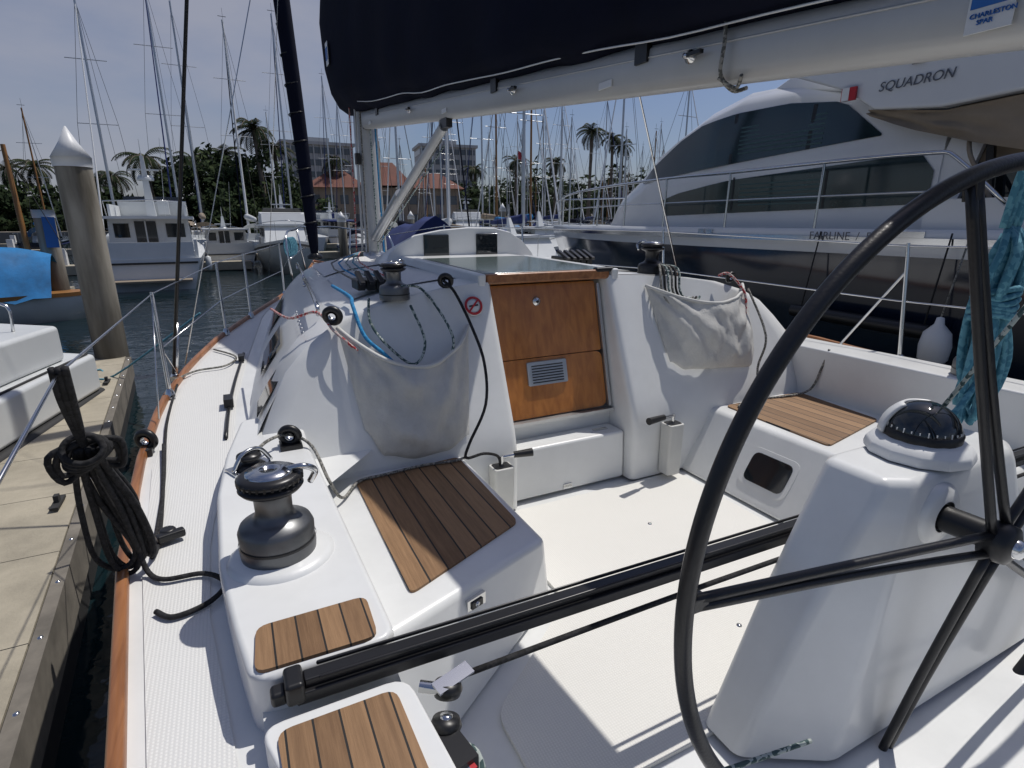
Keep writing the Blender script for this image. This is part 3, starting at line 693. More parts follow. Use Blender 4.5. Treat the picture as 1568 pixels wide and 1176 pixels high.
for i in range(5):
    t0=i*.9; mb.tube([Vector((-.402,1.715+.018*i-.03,1.035-.014*i))+Vector(((.044+.004*(i%3))*math.cos(t),.03*math.sin(t)*.5,.034*math.sin(t+.3*i))) for t in [t0+k*.8 for k in range(8)]],.0085,RBLK,7,4,True)
for i in range(2): mb.tube([(-.40,1.71,1.05),(-.46-.02*i,1.70,1.02),(-.47,1.74,.95-.02*i),(-.41,1.76,.97)],.0085,RBLK,7,5); mb.tube([(-.40,1.71,1.05),(-.35+.02*i,1.74,1.03),(-.345,1.78,.96-.02*i),(-.40,1.78,.97)],.0085,RBLK,7,5)
mb.obj('hanks',CR)
mb=MB(); mb.tube([(-.38,1.93,.60),(-.36,1.90,.52),(-.31,1.84,.515),(-.20,1.82,.515),(-.14,1.74,.512),(-.18,1.66,.512),(-.27,1.63,.512),(-.32,1.68,.512)],.0082,RBLK,8,6)
mb.tube([(-.37,1.93,.58),(-.35,2.05,.515),(-.37,2.5,.515),(-.40,3.0,.56)],.0082,RBLK,8,5); mb.obj('tail',CR)
mb=MB(); mb.lathe([(0,-.02),(.025,-.02),(.03,0),(.025,.02),(0,.02)],(-.32,2.12,.53),BLK,16); mb.box((-.31,2.10,.53),(.09,.035,.03),BLK,.3); mb.obj('deck_block',SB,.008,2)
rope('deck_line',[(-.36,2.0,.512),(-.375,2.6,.515),(-.41,3.3,.565),(-.40,4.0,.60)],.007,RBLK)
rope('deck_line',[(-.42,4.1,.61),(-.30,4.3,.61),(-.12,4.35,.615),(-.05,4.6,.62),(-.20,4.9,.63)],.007,RGRY)
rope('jib_sheet',[(-.02,2.30,.70),(.05,2.42,.71),(.14,2.48,.70),(.22,2.40,.66),(.26,2.25,.55),(.32,2.33,.42),(.42,2.48,.412),(.55,2.50,.412),(.75,2.52,.412),(.90,2.50,.412),(.99,2.52,.41)],.007,RGRY)
yb=lambda z,o=.16: by(z)-o
rope('black_line',[(1.04,2.93,1.29),(1.08,yb(1.2,.04),1.23),(1.13,yb(1.05,.08),1.06),(1.15,yb(.9,.14),.88),(1.11,yb(.7,.16),.68),(1.00,yb(.48,.10),.49),(.98,2.50,.415),(1.08,2.50,.42),(1.16,2.50,.39),(1.18,2.51,.33)],.008,RBLK)
rope('blue_line',[(.55,3.6,1.22),(.56,3.1,1.21),(.54,2.93,1.185),(.56,yb(1.05,.06),1.05),(.64,yb(.95,.1),.96),(.72,yb(.9,.12),.86)],.010,RBLU)
rope('red_line',[(.20,3.9,1.06),(.25,3.2,1.10),(.36,2.95,1.16),(.42,yb(1.05,.05),1.08),(.52,yb(.98,.08),.98)],.007,RRED)
rope('grey_line',[(.78,2.85,1.28),(.90,2.94,1.26),(.96,yb(1.15,.04),1.17),(1.00,yb(1.0,.12),1.02),(.97,yb(.9,.10),.9)],.007,RDOT)
rope('dotted_line',[(.62,2.91,1.22),(.60,yb(1.1,.05),1.11),(.66,yb(1.0,.1),1.0),(.78,yb(.92,.1),.90),(.86,yb(1.0,.08),1.0),(.82,yb(1.12,.03),1.18)],.007,RDOT)
random.seed(5)
LB=MB()
for i in range(6):
    x0=2.50+i*.03; LB.tube([(2.62,3.0,1.32),(x0+.02,yb(1.2,.03),1.30),(x0,yb(1.15,.07),1.16),(x0+.06,yb(1.1,.1),1.07),(x0+.15,yb(1.1,.08),1.12)],.008,[RGRY,RBLK,RDOT][i%3],7,5)
LB.tube([(3.05,yb(1.2,.03),1.24),(3.12,yb(1.2,.06),1.25),(3.2,yb(1.1,.1),1.12),(3.18,yb(1,.1),.98)],.009,RRED,7,5)
LB.obj('halyard_tails')
rope('grey_line',[(3.25,yb(1.15,.1),1.15),(3.24,yb(.9,.2),.85),(3.22,yb(.7,.1),.62),(3.15,2.50,.43),(3.0,2.42,.415),(2.94,2.48,.41),(3.15,2.55,.41),(3.4,2.5,.41),(3.62,2.46,.44),(3.655,2.42,.60),(3.68,2.4,.745)],.008,RGRY)
mb=MB()
for i,(m) in enumerate((RGRY,RBLU,RDOT,RTEA,RRED)):
    x=.66+.055*i; mb.tube([(x,3.4,1.262),(x+.05,4.6,1.29),(1.35,6.6,1.27),(1.5,6.9,1.25)],.006,m,6,3)
for i in range(4): mb.tube([(2.28+.055*i,3.8,1.30),(2.2,5.4,1.29),(1.75,6.8,1.26)],.006,[RGRY,RBLU,RDOT,RRED][i],6,3)
mb.obj('control_lines',SB)
mb=MB()
for x0,y0 in((.42,3.2),(.56,5.0)):
    mb.tube([(x0-.02,y0,1.11),(x0-.02,y0+.05,1.17),(x0+.08,y0+1.4,1.18),(x0+.08,y0+1.45,1.12)],.012,STEEL,8,4)
for k in range(9):
    p=cab(2.95+.12*k,4.2); mb.lathe([(.010,0),(.008,.005),(0,.006)],p+Vector((-.01,0,.01)),ALU,8,(-.7,0,.7))
mb.obj('grab_rails',SB)
TH=empty('rope_hank'); mb=MB(); random.seed(9)
for i in range(12):
    a=(i-5.5)*.013+random.uniform(-.01,.01);b=random.uniform(-.05,.05); l=random.uniform(-.06,.06)
    mb.tube([(2.49+a*.4,1.03,1.58),(2.47+a,1.02+b,1.50),(2.47+a*1.4,1.03+b,1.38),(2.48+a*.8,1.03+b*.6,1.30),(2.50+a*1.6,1.03+b,1.10),(2.50+a,1.04+b,.90+l),(2.53-a*.5,1.05-b,1.02),(2.52-a,1.05-b,1.3),(2.5-a*.4,1.04,1.56)],.012,RTEA,7,5)
for i in range(6): mb.tube([Vector((2.485,1.03,1.27+.019*i))+Vector((.075*math.cos(t),.06*math.sin(t),.010*math.sin(2*t+i))) for t in [k*.785 for k in range(8)]],.012,RTEA,7,3,True)
for dx in(-.05,-.02,.015,.05): mb.tube([(2.47+dx,1.03,1.58),(2.46+dx*1.2,1.0,1.80),(2.43+dx*1.4,.92,2.00),(2.2+dx,.85,2.20)],.011,RTEA,7,4)
mb.tube([(2.45,1.0,1.05),(2.36,1.0,.95),(2.32,1.02,.88),(2.38,1.03,.86)],.012,RTEA,7,4)
mb.obj('strands',TH)
rope('mainsheet',[(2.05,1.09,.60),(1.98,.5,1.96)],.007,RDOT,1)
# ================================================================== DOCK
DK=empty('dock'); mb=MB()
def dl(x,y): return (-.82-.071*y+x,y)
mb.prism([(*dl(-1.5,-6),-.85),(*dl(0,-6),-.85),(*dl(0,9.7),-.85),(*dl(-1.5,9.7),-.85)],[(*dl(-1.5,-6),-.35),(*dl(0,-6),-.35),(*dl(0,9.7),-.35),(*dl(-1.5,9.7),-.35)],RUB)
y=-6
while y<9.6:
    for a,b in((-1.46,-.77),(-.760,-.06)):
        mb.prism([(*dl(a,y),-.36),(*dl(b,y),-.36),(*dl(b,y+.893),-.36),(*dl(a,y+.893),-.36)],[(*dl(a,y),-.335),(*dl(b,y),-.335),(*dl(b,y+.893),-.335),(*dl(a,y+.893),-.335)],CONC)
    y+=.9
mb.obj('deck_slabs',DK)
mb=MB()
mb.prism([(*dl(-.045,-6),-.60),(*dl(.02,-6),-.60),(*dl(.02,9.7),-.60),(*dl(-.045,9.7),-.60)],[(*dl(-.045,-6),-.322),(*dl(.02,-6),-.322),(*dl(.02,9.7),-.322),(*dl(-.045,9.7),-.322)],mat('dock_timber',(.20,.18,.15),.85,var=.4,vscale=4))
for yy_ in(1.2,4.6,8.2):
    x,y=dl(-.16,yy_); mb.box((x,y,-.31),(.05,.22,.02),RUB); mb.box((x,y,-.28),(.03,.05,.06),RUB)
for k in range(22):
    x,y=dl(-.012,-1+.5*k); mb.lathe([(.014,0),(.010,.006),(0,.007)],(x,y,-.322),STEEL,8)
mb.obj('edge_board',DK)
mb=MB(); mb.tube([dl(-.2,8.3)+(-.30,),dl(-.5,8.6)+(-.32,),dl(-.3,9.0)+(-.32,),dl(-.1,8.5)+(-.31,),(-.4,7.6,.55)],.012,RTEA,7,5); mb.obj('dock_line',None)
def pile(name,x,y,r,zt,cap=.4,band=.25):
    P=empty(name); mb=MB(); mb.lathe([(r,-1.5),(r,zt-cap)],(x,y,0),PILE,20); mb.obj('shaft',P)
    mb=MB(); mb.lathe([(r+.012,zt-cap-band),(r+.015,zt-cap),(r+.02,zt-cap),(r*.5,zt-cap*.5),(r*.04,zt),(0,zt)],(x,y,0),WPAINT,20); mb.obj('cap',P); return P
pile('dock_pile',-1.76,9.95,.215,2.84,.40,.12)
P2=pile('dock_pile',-4.1,18.5,.22,1.9,.0,.2)
mb=MB(); mb.box((-3.98,18.27,1.35),(.26,.02,.75),BLUM,.25,0,.03); mb.obj('sign',P2); text('G850',(-3.95,18.24,1.3),.2,WPAINT,'sign_text',P2,Matrix.Translation((-4.03,18.24,1.6))@Matrix.Rotation(.25,4,'Z')@Matrix.Rotation(math.pi/2,4,'Y')@Matrix.Rotation(math.pi/2,4,'Z'))
pile('dock_pile',12.5,42,.25,2.4,.4,.2); pile('dock_pile',6.2,35,.25,2.2,.4,.2); pile('dock_pile',22,46,.3,3.2,.5,.2)
NB=empty('moored_motorboat'); mb=MB()
def quadprism(pts,z0,z1,m):
    mb.prism([(x+.22,y,z0) for x,y in pts],[(x+.22,y,z1) for x,y in pts],m)
quadprism([(-4.6,2.2),(-2.25,5.2),(-1.98,6.6),(-1.74,7.9),(-3.8,9.6),(-6.5,6)],-.9,-.30,RUB)
quadprism([(-4.6,2.3),(-2.30,5.3),(-2.03,6.6),(-1.76,7.8),(-3.8,9.4),(-6.5,6)],-.30,.13,BWHITE)
quadprism([(-4.8,2.6),(-2.44,5.6),(-2.2,6.7),(-1.98,7.55),(-3.9,9.1),(-6.5,6)],.13,.52,BWHITE)
mb.obj('hull',NB,.05,3)
mb=MB(); mb.tube([(-2.14,5.4,.14),(-1.88,6.6,.14),(-1.61,7.75,.14)],.012,RUB,6,3); mb.tube([(-2.08,7.3,.52),(-2.08,7.3,.78),(-2.33,7.4,.78),(-2.33,7.4,.52)],.015,STEEL,8,4); mb.obj('trim',NB)
# ================================================================== generic boats
def hull(mb,L,Wd,zs0,zs1,m,tr=1.0,wl=-.8,stripe=None):
    st=[(0,.86*tr),(.1,.93),(.3,1),(.5,.98),(.7,.82),(.85,.52),(.95,.2),(1,.01)]
    rows=[]
    for t,w in st:
        z=zs0+(zs1-zs0)*t**2; hw=Wd/2*w; y=t*L
        y2=t*L*.93
        rows.append([(-hw,y,z),(-hw*.97,y,z-.12),(-hw*.80,y2,wl),(hw*.80,y2,wl),(hw*.97,y,z-.12),(hw,y,z)])
    mb.grid(rows,m); mb.add([r[0] for r in rows]+[r[5] for r in rows][::-1],[list(range(2*len(rows)))],m)
    mb.add(rows[0],[list(range(6))],m)
    if stripe:
        for sd in(0,5):
            mb.grid([[(r[sd][0]*1.01,r[sd][1],r[sd][2]-.14),(r[sd][0]*1.0,r[sd][1],r[sd][2]-.24)] for r in rows],stripe)
def sail_mesh(i,L,Wd,H,hm,cov,mastm=ALU,furl=WPAINT):
    mb=MB(); hull(mb,L,Wd,.15,.5,hm,.8,-.8,BCANV if i%2 else None)
    mb.prism([(-Wd*.27,L*.3,.1),(Wd*.27,L*.3,.1),(Wd*.2,L*.68,.2),(-Wd*.2,L*.68,.2)],[(-Wd*.23,L*.31,.62),(Wd*.23,L*.31,.62),(Wd*.13,L*.66,.55),(-Wd*.13,L*.66,.55)],BWHITE)
    for s in(-1,1): mb.box((s*Wd*.253,L*.47,.42),(.03,L*.22,.16),GLASSD,-s*.07)
    mb.grid([[(Wd*.26*math.cos(t),L*.30-k*.5,.55+(.75-.0*k)*math.sin(t)*(1 if k else .6)) for t in [math.pi*j/8 for j in range(9)]] for k in range(3)],cov)
    my=L*.56; mb.cone((0,my,.3),(0,my,H),.09,.06,mastm,6); mb.cone((0,my,1.5),(0,L*.16,1.45),.06,.06,ALU,6)
    mb.tube([(0,my,1.75),(0,L*.4,1.68),(0,L*.16,1.56)],.2,cov,8,3,False,[.24,.2,.12])
    for zf in(.5,.75):
        mb.cone((-Wd*.3,my,H*zf),(Wd*.3,my,H*zf),.025,.025,ALU,4)
    for s in(-1,1):
        mb.cone((s*Wd*.46,my-.1,.3),(s*Wd*.3,my,H*.5),.012,.012,RUB,4,False,False); mb.cone((s*Wd*.3,my,H*.5),(0,my,H*.97),.012,.012,RUB,4,False,False)
    mb.cone((0,L*.97,.5),(0,my,H*.96),.05,.03,furl,5,False,False); mb.cone((0,0,.3),(0,my,H),.012,.012,RUB,4,False,False)
    for s in(-1,1):
        for t,w in((0.02,.86),(.2,.97),(.4,.99),(.6,.92),(.8,.64)):
            mb.cone((s*Wd/2*w*.96,t*L,.2),(s*Wd/2*w*.96,t*L,.85),.015,.015,STEEL,4,False,False)
        mb.tube([(s*Wd/2*w*.96,t*L,.85) for t,w in((0.02,.86),(.2,.97),(.4,.99),(.6,.92),(.8,.64),(.97,.1))],.012,STEEL,4,1)
    mb.cone((.05,my,H),(.05,my,H+.7),.01,.01,RUB,4,False,False); mb.box((0,my,H+.2),(.5,.02,.03),RUB)
    return mb.mesh('moored_sailboat')
SM=[sail_mesh(0,10,3.2,13,BWHITE,BCANV),sail_mesh(1,9,3,11.5,BWHITE,NAVY),sail_mesh(2,12,3.6,16,BWHITE,TAN,ALU,BCANV),sail_mesh(3,8.5,2.8,10.5,YNAVY,BTARP,WOODM),sail_mesh(4,11,3.4,14.5,BWHITE,BWHITE,WPAINT,NAVY)]
def place(me,name,x,y,rz,s=1.):
    o=D.objects.new(name,me); COL.objects.link(o); o.location=(x,y,-.8*(1-s) if s!=1 else 0); o.rotation_euler=(0,0,rz); o.scale=(s,s,s); return o
def motor_mesh(i,L,Wd,fly=True,mastH=3.2,canv=None):
    mb=MB(); hull(mb,L,Wd,.25,.95,BWHITE,1.05,-.8,[None,BCANV,RUB][i%3])
    mb.box((0,L*.10,.30),(Wd*.72,L*.16,.02),TAN)
    for s in(-1,1): mb.box((s*Wd*.42,L*.12,.55),(.10,L*.22,.6),BWHITE)
    mb.box((0,.10,.5),(Wd*.80,.10,.55),BWHITE); mb.box((0,-.35,-.45),(Wd*.7,.7,.06),TAN); mb.box((0,-.02,.1),(Wd*.84,.05,.06),RUB)
    y0,y1=L*.26,L*.62; w=Wd*.40
    mb.prism([(-w,y0,.2),(w,y0,.2),(w*.8,y1+L*.1,.35),(-w*.8,y1+L*.1,.35)],[(-w*.94,y0,1.55),(w*.94,y0,1.55),(w*.72,y1,1.55),(-w*.72,y1,1.55)],BWHITE)
    for s in(-1,1):
        for k in range(3):
            t0=.08+.3*k
            ya=y0+(y1-y0)*t0; yb_=y0+(y1-y0)*(t0+.24)
            xa=w*(.965-.2*t0)+.025; xb=w*(.965-.2*(t0+.24))+.025
            mb.add([(s*(xa+.03),ya,.95),(s*(xb+.03),yb_,.95),(s*xb,yb_,1.4),(s*xa,ya,1.4)],[(0,1,2,3)],GLASSD)
    mb.box((-w*.1,y0-.012,.88),(w*.5,.02,1.15),GLASSD); mb.box((-w*.1,y0-.02,.88),(.05,.02,1.15),BWHITE); mb.box((w*.6,y0-.012,1.12),(w*.45,.02,.5),GLASSD); mb.box((-w*.66,y0-.012,1.12),(w*.35,.02,.5),GLASSD)
    mb.add([(-w*.7,y1+.12,1.0),(w*.7,y1+.12,1.0),(w*.68,y1+.01,1.5),(-w*.68,y1+.01,1.5)],[(0,1,2,3)],GLASSD)
    mb.box((0,(y0+y1)/2-.3,1.58),(w*2.15,(y1-y0)+1.0,.09),BWHITE)
    if fly:
        for s in(-1,1): mb.box((s*w*.9,(y0+y1)/2-.1,1.85),(.08,(y1-y0)*.75,.42),BWHITE)
        mb.prism([(-w*.9,y1-.7,1.6),(w*.9,y1-.7,1.6),(w*.8,y1-.1,1.6),(-w*.8,y1-.1,1.6)],[(-w*.9,y1-.8,2.25),(w*.9,y1-.8,2.25),(w*.8,y1-.4,2.15),(-w*.8,y1-.4,2.15)],BWHITE)
        mb.box((0,y1-.55,2.35),(w*1.5,.03,.22),GLASSD,0,-.3)
        mb.tube([(-w*.95,y0+.2,1.6),(-w*.95,y0-.2,2.15),(0,y0-.3,2.2),(w*.95,y0-.2,2.15),(w*.95,y0+.2,1.6)],.02,STEEL,6,1)
        mb.box((w*.3,y1-1.2,2.0),(.4,.4,.55),canv or BWHITE)
    m0=(y0+y1)/2
    mb.prism([(-.16,m0-.2,1.6),(.16,m0-.2,1.6),(.16,m0+.25,1.6),(-.16,m0+.25,1.6)],[(-.06,m0-.35,mastH),(.06,m0-.35,mastH),(.06,m0-.2,mastH),(-.06,m0-.2,mastH)],BWHITE)
    mb.box((0,m0-.1,mastH-.5),(1.0,.25,.05),BWHITE); mb.lathe([(.28,0),(.3,.08),(.22,.2),(0,.22)],(0,m0-.05,mastH-.9),BWHITE,12); mb.cone((0,m0-.28,mastH),(0,m0-.28,mastH+.6),.02,.01,BWHITE,5); mb.cone((.45,m0,1.6),(.7,m0-.2,4.6),.012,.008,BWHITE,4)
    if canv: mb.prism([(-w,y0-.02,1.5),(w,y0-.02,1.5),(w*.9,L*.05,1.4),(-w*.9,L*.05,1.4)],[(-w,y0-.02,1.6),(w,y0-.02,1.6),(w*.9,L*.05,1.5),(-w*.9,L*.05,1.5)],canv)
    for s in(-1,1):
        mb.tube([(s*Wd*.44,L*.45,1.3),(s*Wd*.40,L*.7,1.6),(s*Wd*.2,L*.92,1.75),(0,L*.99,1.8)],.02,STEEL,5,2)
        for t,w2 in((.5,.96),(.65,.88),(.8,.62),(.92,.3)): mb.cone((s*Wd/2*w2*.95,t*L,.3+.6*t*t),(s*Wd/2*w2*.93,t*L,1.25+.5*t),.014,.014,STEEL,4,False,False)
        mb.lathe([(0,-.3),(.1,-.25),(.12,0),(.1,.25),(0,.3)],(s*Wd*.52,L*.35,-.2),BWHITE,8)
    return mb.mesh('moored_motorboat')
TM=motor_mesh(0,12,3.4,True,3.9); TM2=motor_mesh(1,9.5,3.1,False,2.4); TM3=motor_mesh(2,11,3.4,True,3.2,BCANV)
place(TM,'moored_motorboat',-2.6,24.0,math.radians(2),1.08)
place(TM2,'moored_motorboat',.15,33.5,math.radians(4),.85)
place(TM3,'moored_motorboat',3.2,38.5,math.radians(176),.95)
place(TM2,'moored_motorboat',4.0,47,math.radians(3),1.)
place(TM3,'moored_motorboat',10.5,58,math.radians(5),1.1)
place(TM,'moored_motorboat',24,60,math.radians(160),1.1); place(TM2,'moored_motorboat',14.0,27.5,math.radians(170),.9)
place(TM2,'moored_motorboat',-9,30,math.radians(80),.9)
place(TM2,'moored_motorboat',9.2,22.5,math.radians(186),.8)
random.seed(21)
for (xa,xb,y,st) in((8.5,40,44,3.1),(12,60,60,3.1),(20,85,78,3.2),(24,100,88,3.4),(-3,18,62,5.5),(-26,-4,52,6.0)):
    x=xa
    while x<xb:
        me=random.choice(SM); place(me,'moored_sailboat',x+random.uniform(-.6,.6),y+random.uniform(-2,2)+(x-xa)*.12,math.radians(random.choice((3,-4,178,184)))+random.uniform(-.05,.05),random.uniform(.82,1.2)); x+=st*random.uniform(.8,1.5)
for x,y,k,r,s in((9.5,29,1,2,.9),(13.5,31,0,178,1.0),(18,33,3,5,1.0),(6.3,52,2,2,1.2),(2.2,45,4,4,1.1),(-1.3,50,2,3,1.15),(-13,36,4,88,1.1),(25,30,0,120,.9),(12,37,4,175,.95),(16,38,2,4,.85)):
    place(SM[k],'moored_sailboat',x,y,math.radians(r),s)
BC=empty('canvas_covered_boat'); mb=MB(); hull(mb,7,2.4,.2,.6,BWHITE,.9)
mb.v=[(5.4+x,15.5+y,z) for x,y,z in mb.v]; mb.obj('hull',BC)
mb=MB(); rows=[]
for i in range(9):
    t=i/8; rr=[]
    for j in range(9):
        u=j/8*2-1; rr.append((5.4+u*1.15*(1-.3*t),15.7+t*4.2,1.78-.35*t+.05*math.sin(t*9)-(1.1-.4*t)*abs(u)**1.3+mnoise.noise(Vector((u*3,t*5,2)))*.08))
    rows.append(rr)
mb.grid(rows,BCANV); mb.add(rows[0],[list(range(9))],BCANV); mb.obj('canvas',BC,fix=False)
BT=empty('tarp_covered_boat'); mb=MB()
def loc(x,y,z): return (-6.7+x,18+y,z)
rows=[]
for i in range(19):
    t=i/18; xx=-3.5+6.2*t; rr=[]
    for j in range(13):
        u=j/12*2-1; ridge=1.65-.85*t+.1*math.sin(t*9); z=ridge-(ridge+.18)*abs(u)**1.25+mnoise.noise(Vector((xx*1.7,u*3,1)))*.14+mnoise.noise(Vector((xx*5,u*4,4)))*.06
        rr.append(loc(xx,u*1.35*(1-.35*t*t),z))
    rows.append(rr)
mb.grid(rows,BTARP); mb.obj('tarp',BT,fix=False)
mb=MB(); h=[(-4,1.2),(-1,1.45),(1.5,1.15),(3.0,.5),(3.5,.02)]
rows=[[loc(x,-w,-.12),loc(x*.97,-w*.85,-.85),loc(x*.97,w*.85,-.85),loc(x,w,-.12)] for x,w in h]; mb.grid(rows,BWHITE); mb.add([r[0] for r in rows]+[r[3] for r in rows][::-1],[list(range(10))],WOODM)
mb.grid([[loc(x,-w-.02,-.10),loc(x,-w-.01,-.20)] for x,w in h],WOODM)
mb.obj('hull',BT)
mb=MB(); mb.cone((-4.5,18.2,.3),(-4.55,18.4,3.4),.07,.05,WOODM,8); mb.cone(loc(3.3,0,0),(-4.55,18.4,3.3),.01,.01,RUB,4); mb.cone(loc(-3,0,0),(-4.55,18.4,3.3),.01,.01,RUB,4); mb.obj('mast',BT)
# ================================================================== big motor yacht (right)
MY=empty('motor_yacht'); YC=8.5
stn=[(-5,2.35),(0,2.48),(3,2.5),(6,2.48),(8,2.36),(9.5,2.08),(11,1.6),(12.3,1.02),(13.4,.45),(14.3,.03)]
mb=MB(); rw=[];rn=[]
for y,hb in stn:
    zt=1.53; bowk=max(0,(y-8)/6.3)
    def sect(sg):
        return [(YC+sg*(hb-.10),y,zt),(YC+sg*hb,y,zt),(YC+sg*(hb+.012),y,1.42),(YC+sg*hb*.995,y-.05*bowk,1.27)]
    def sect2(sg):
        return [(YC+sg*hb*.995,y-.05*bowk,1.27),(YC+sg*hb*(1-.10*bowk),y-.5*bowk,.6),(YC+sg*hb*(.92-.25*bowk),y-1.0*bowk,-.1),(YC+sg*hb*(.86-.30*bowk),y-1.5*bowk,-.9)]
    rw.append((sect(-1),sect(1))); rn.append((sect2(-1),sect2(1)))
for k in(0,1):
    mb.grid([r[k] for r in rw],YWHITE); mb.grid([r[k] for r in rn],YNAVY)
    mb.grid([[ (p[2][0]+(-.03 if k==0 else .03),p[2][1],p[2][2]+.03),(p[2][0]+(-.03 if k==0 else .03),p[2][1],p[2][2]-.03)] for p in [r[k] for r in rw]],STEEL)
mb.grid([[r[0][0],r[1][0]] for r in rw],YWHITE,False)
mb.add([rn[0][0][0],rn[0][0][3],rn[0][1][3],rn[0][1][0]],[(0,1,2,3)],YNAVY)
mb.obj('hull',MY,fix=True)
def halfw(y): return interp([(-5,2.0),(6.5,2.0),(8,1.85),(9.5,1.35),(10.6,.75)],y)
sil=[(3.4,2.95),(4.5,3.15),(5.3,3.32),(6.13,3.35),(6.84,3.20),(7.4,3.0),(7.81,2.80),(8.3,2.5),(8.8,2.30),(9.4,2.10),(10.0,1.85),(10.6,1.55)]
mb=MB(); rows=[]
for y,z in sil:
    w=halfw(y); rows.append([(YC-w,y,1.5),(YC-w,y,1.5+(z-1.5)*.6),(YC-w*.97,y,1.5+(z-1.5)*.88),(YC-w*.85,y,z-.03),(YC-w*.6,y,z),(YC,y,z+.05),(YC+w*.6,y,z),(YC+w*.85,y,z-.03),(YC+w*.97,y,1.5+(z-1.5)*.88),(YC+w,y,1.5)])
mb.grid(rows,YWHITE); mb.add(rows[0],[list(range(10))],YWHITE)
mb.obj('superstructure',MY,fix=True)
def side_pt(y,z,off=.012):
    w=halfw(y); zt=interp([(a,b) for a,b in sil],y); f=(z-1.5)/max(zt-1.5,.05)
    x=YC-w if f<.6 else YC-w*(1-.03*(f-.6)/.28) if f<.88 else YC-w*(.97-.12*(f-.88)/.1)
    return (x-off,y,z)
def strip(upper,lower,m,off=.012,n=28,nm=None):
    ya=max(upper[0][0],lower[0][0]);yb=min(upper[-1][0],lower[-1][0])
    rows=[]
    for i in range(n+1):
        y=ya+(yb-ya)*i/n; zu=interp(upper,y); zl=interp(lower,y); rows.append([side_pt(y,zu,off),side_pt(y,(zu+zl)/2,off),side_pt(y,zl,off)])
    mb.grid(rows,m)
mb=MB()
strip([(4.05,2.52),(4.57,2.93),(5.3,3.03),(6.14,3.04),(6.8,2.98),(7.3,2.82),(7.9,2.53),(8.36,2.27)],[(4.05,2.50),(5.5,2.42),(7.29,2.31),(8.36,2.25)],GLASSY)
strip([(3.45,2.10),(3.6,2.28),(6.08,2.17),(7.2,2.04),(7.64,1.94)],[(3.45,1.78),(5.2,1.74),(7.5,1.70),(7.64,1.90)],GLASSY)
mb.obj('side_windows',MY,fix=False)
mb=MB()
for y,za,zb in((6.1,2.40,3.03),(4.9,2.46,2.96)): mb.add([side_pt(y,za,.016),side_pt(y+.05,za,.016),side_pt(y+.05,zb,.016),side_pt(y,zb,.016)],[(0,1,2,3)],BLK)
for y in(4.6,6.0): mb.add([side_pt(y,1.76,.016),side_pt(y+.03,1.76,.016),side_pt(y+.03,2.2,.016),side_pt(y,2.2,.016)],[(0,1,2,3)],BLK)
mb.obj('mullions',MY,fix=False)
mb=MB()
BLIND=mat('window_blind',(.05,.10,.10),.3,var=.3)
for (ya,yb2,za,zb,n) in((4.75,6.0,2.50,2.88,7),(4.65,5.9,1.82,2.14,6)):
    for k in range(n):
        z=za+(zb-za)*k/n; mb.add([side_pt(ya,z,.014),side_pt(yb2,z,.014),side_pt(yb2,z+.018,.014),side_pt(ya,z+.018,.014)],[(0,1,2,3)],BLIND)
mb.obj('blinds',MY,fix=False)
mb=MB(); mb.add([(YC-1.5,8.1,2.62),(YC+1.5,8.1,2.62),(YC+1.3,9.1,2.24),(YC-1.3,9.1,2.24)],[(0,1,2,3)],GLASSD); mb.obj('windscreen',MY,fix=False)
mb=MB()
fly=[(5.2,3.30),(4.4,2.98),(4.05,2.74),(3.4,2.66),(2.2,2.72),(0,2.86),(-4,2.95),(-4,3.75),(0,3.85),(3,3.85),(4.4,3.72),(5.6,3.42)]
mb.prism([(YC-2.22,y,z) for y,z in fly],[(YC-2.05,y,z) for y,z in fly],YWHITE); mb.prism([(YC+2.05,y,z) for y,z in fly],[(YC+2.22,y,z) for y,z in fly],YWHITE)
mb.prism([(YC-2.05,-4,2.86),(YC+2.05,-4,2.86),(YC+2.05,4.2,2.78),(YC-2.05,4.2,2.78)],[(YC-2.05,-4,2.98),(YC+2.05,-4,2.98),(YC+2.05,4.4,3.0),(YC-2.05,4.4,3.0)],YWHITE)
mb.prism([(YC-1.95,4.4,3.0),(YC+1.95,4.4,3.0),(YC+1.7,5.8,3.3),(YC-1.7,5.8,3.3)],[(YC-1.95,3.9,3.75),(YC+1.95,3.9,3.75),(YC+1.7,4.8,3.7),(YC-1.7,4.8,3.7)],YWHITE)
mb.obj('flybridge',MY,.03,3)
mb=MB()
rows=[]
for i in range(61):
    y=4.15-(6.5)*i/60; zt=interp([(-4,2.93),(0,2.84),(2.2,2.70),(3.4,2.64),(4.15,2.76)],y); zl=interp([(-4,2.10),(1.5,2.10),(2.5,2.16),(3.1,2.32),(3.6,2.48),(4.15,2.70)],y)
    rows.append([(YC-2.13+mnoise.noise(Vector((y*2.5,k*.6,3)))*.09+mnoise.noise(Vector((y*7,k*.5,7)))*.03,y,zt+(zl-zt)*k/8) for k in range(9)])
mb.grid(rows,TAN); mb.obj('canvas_canopy',MY,fix=False)
mb=MB()
mb.box((YC-1.95,3.30,2.05),(.06,.30,1.1),YWHITE,0,.25); mb.box((YC-2.02,2.95,2.0),(.05,.06,1.1),BLK,0,-.15); mb.box((YC-2.0,2.5,1.95),(.04,.05,1.1),STEEL)
mb.add([(YC-1.9,3.42,1.5),(YC-1.9,-3,1.5),(YC-1.9,-3,2.8),(YC-1.9,3.42,2.8)],[(0,1,2,3)],TAN)
mb.add([(YC-1.92,3.2,1.75),(YC-1.92,2.3,1.75),(YC-1.92,2.3,2.15),(YC-1.92,3.2,2.15)],[(0,1,2,3)],GLASSD)
mb.box((YC-2.2,-.3,1.66),(.25,7.2,.30),YWHITE)
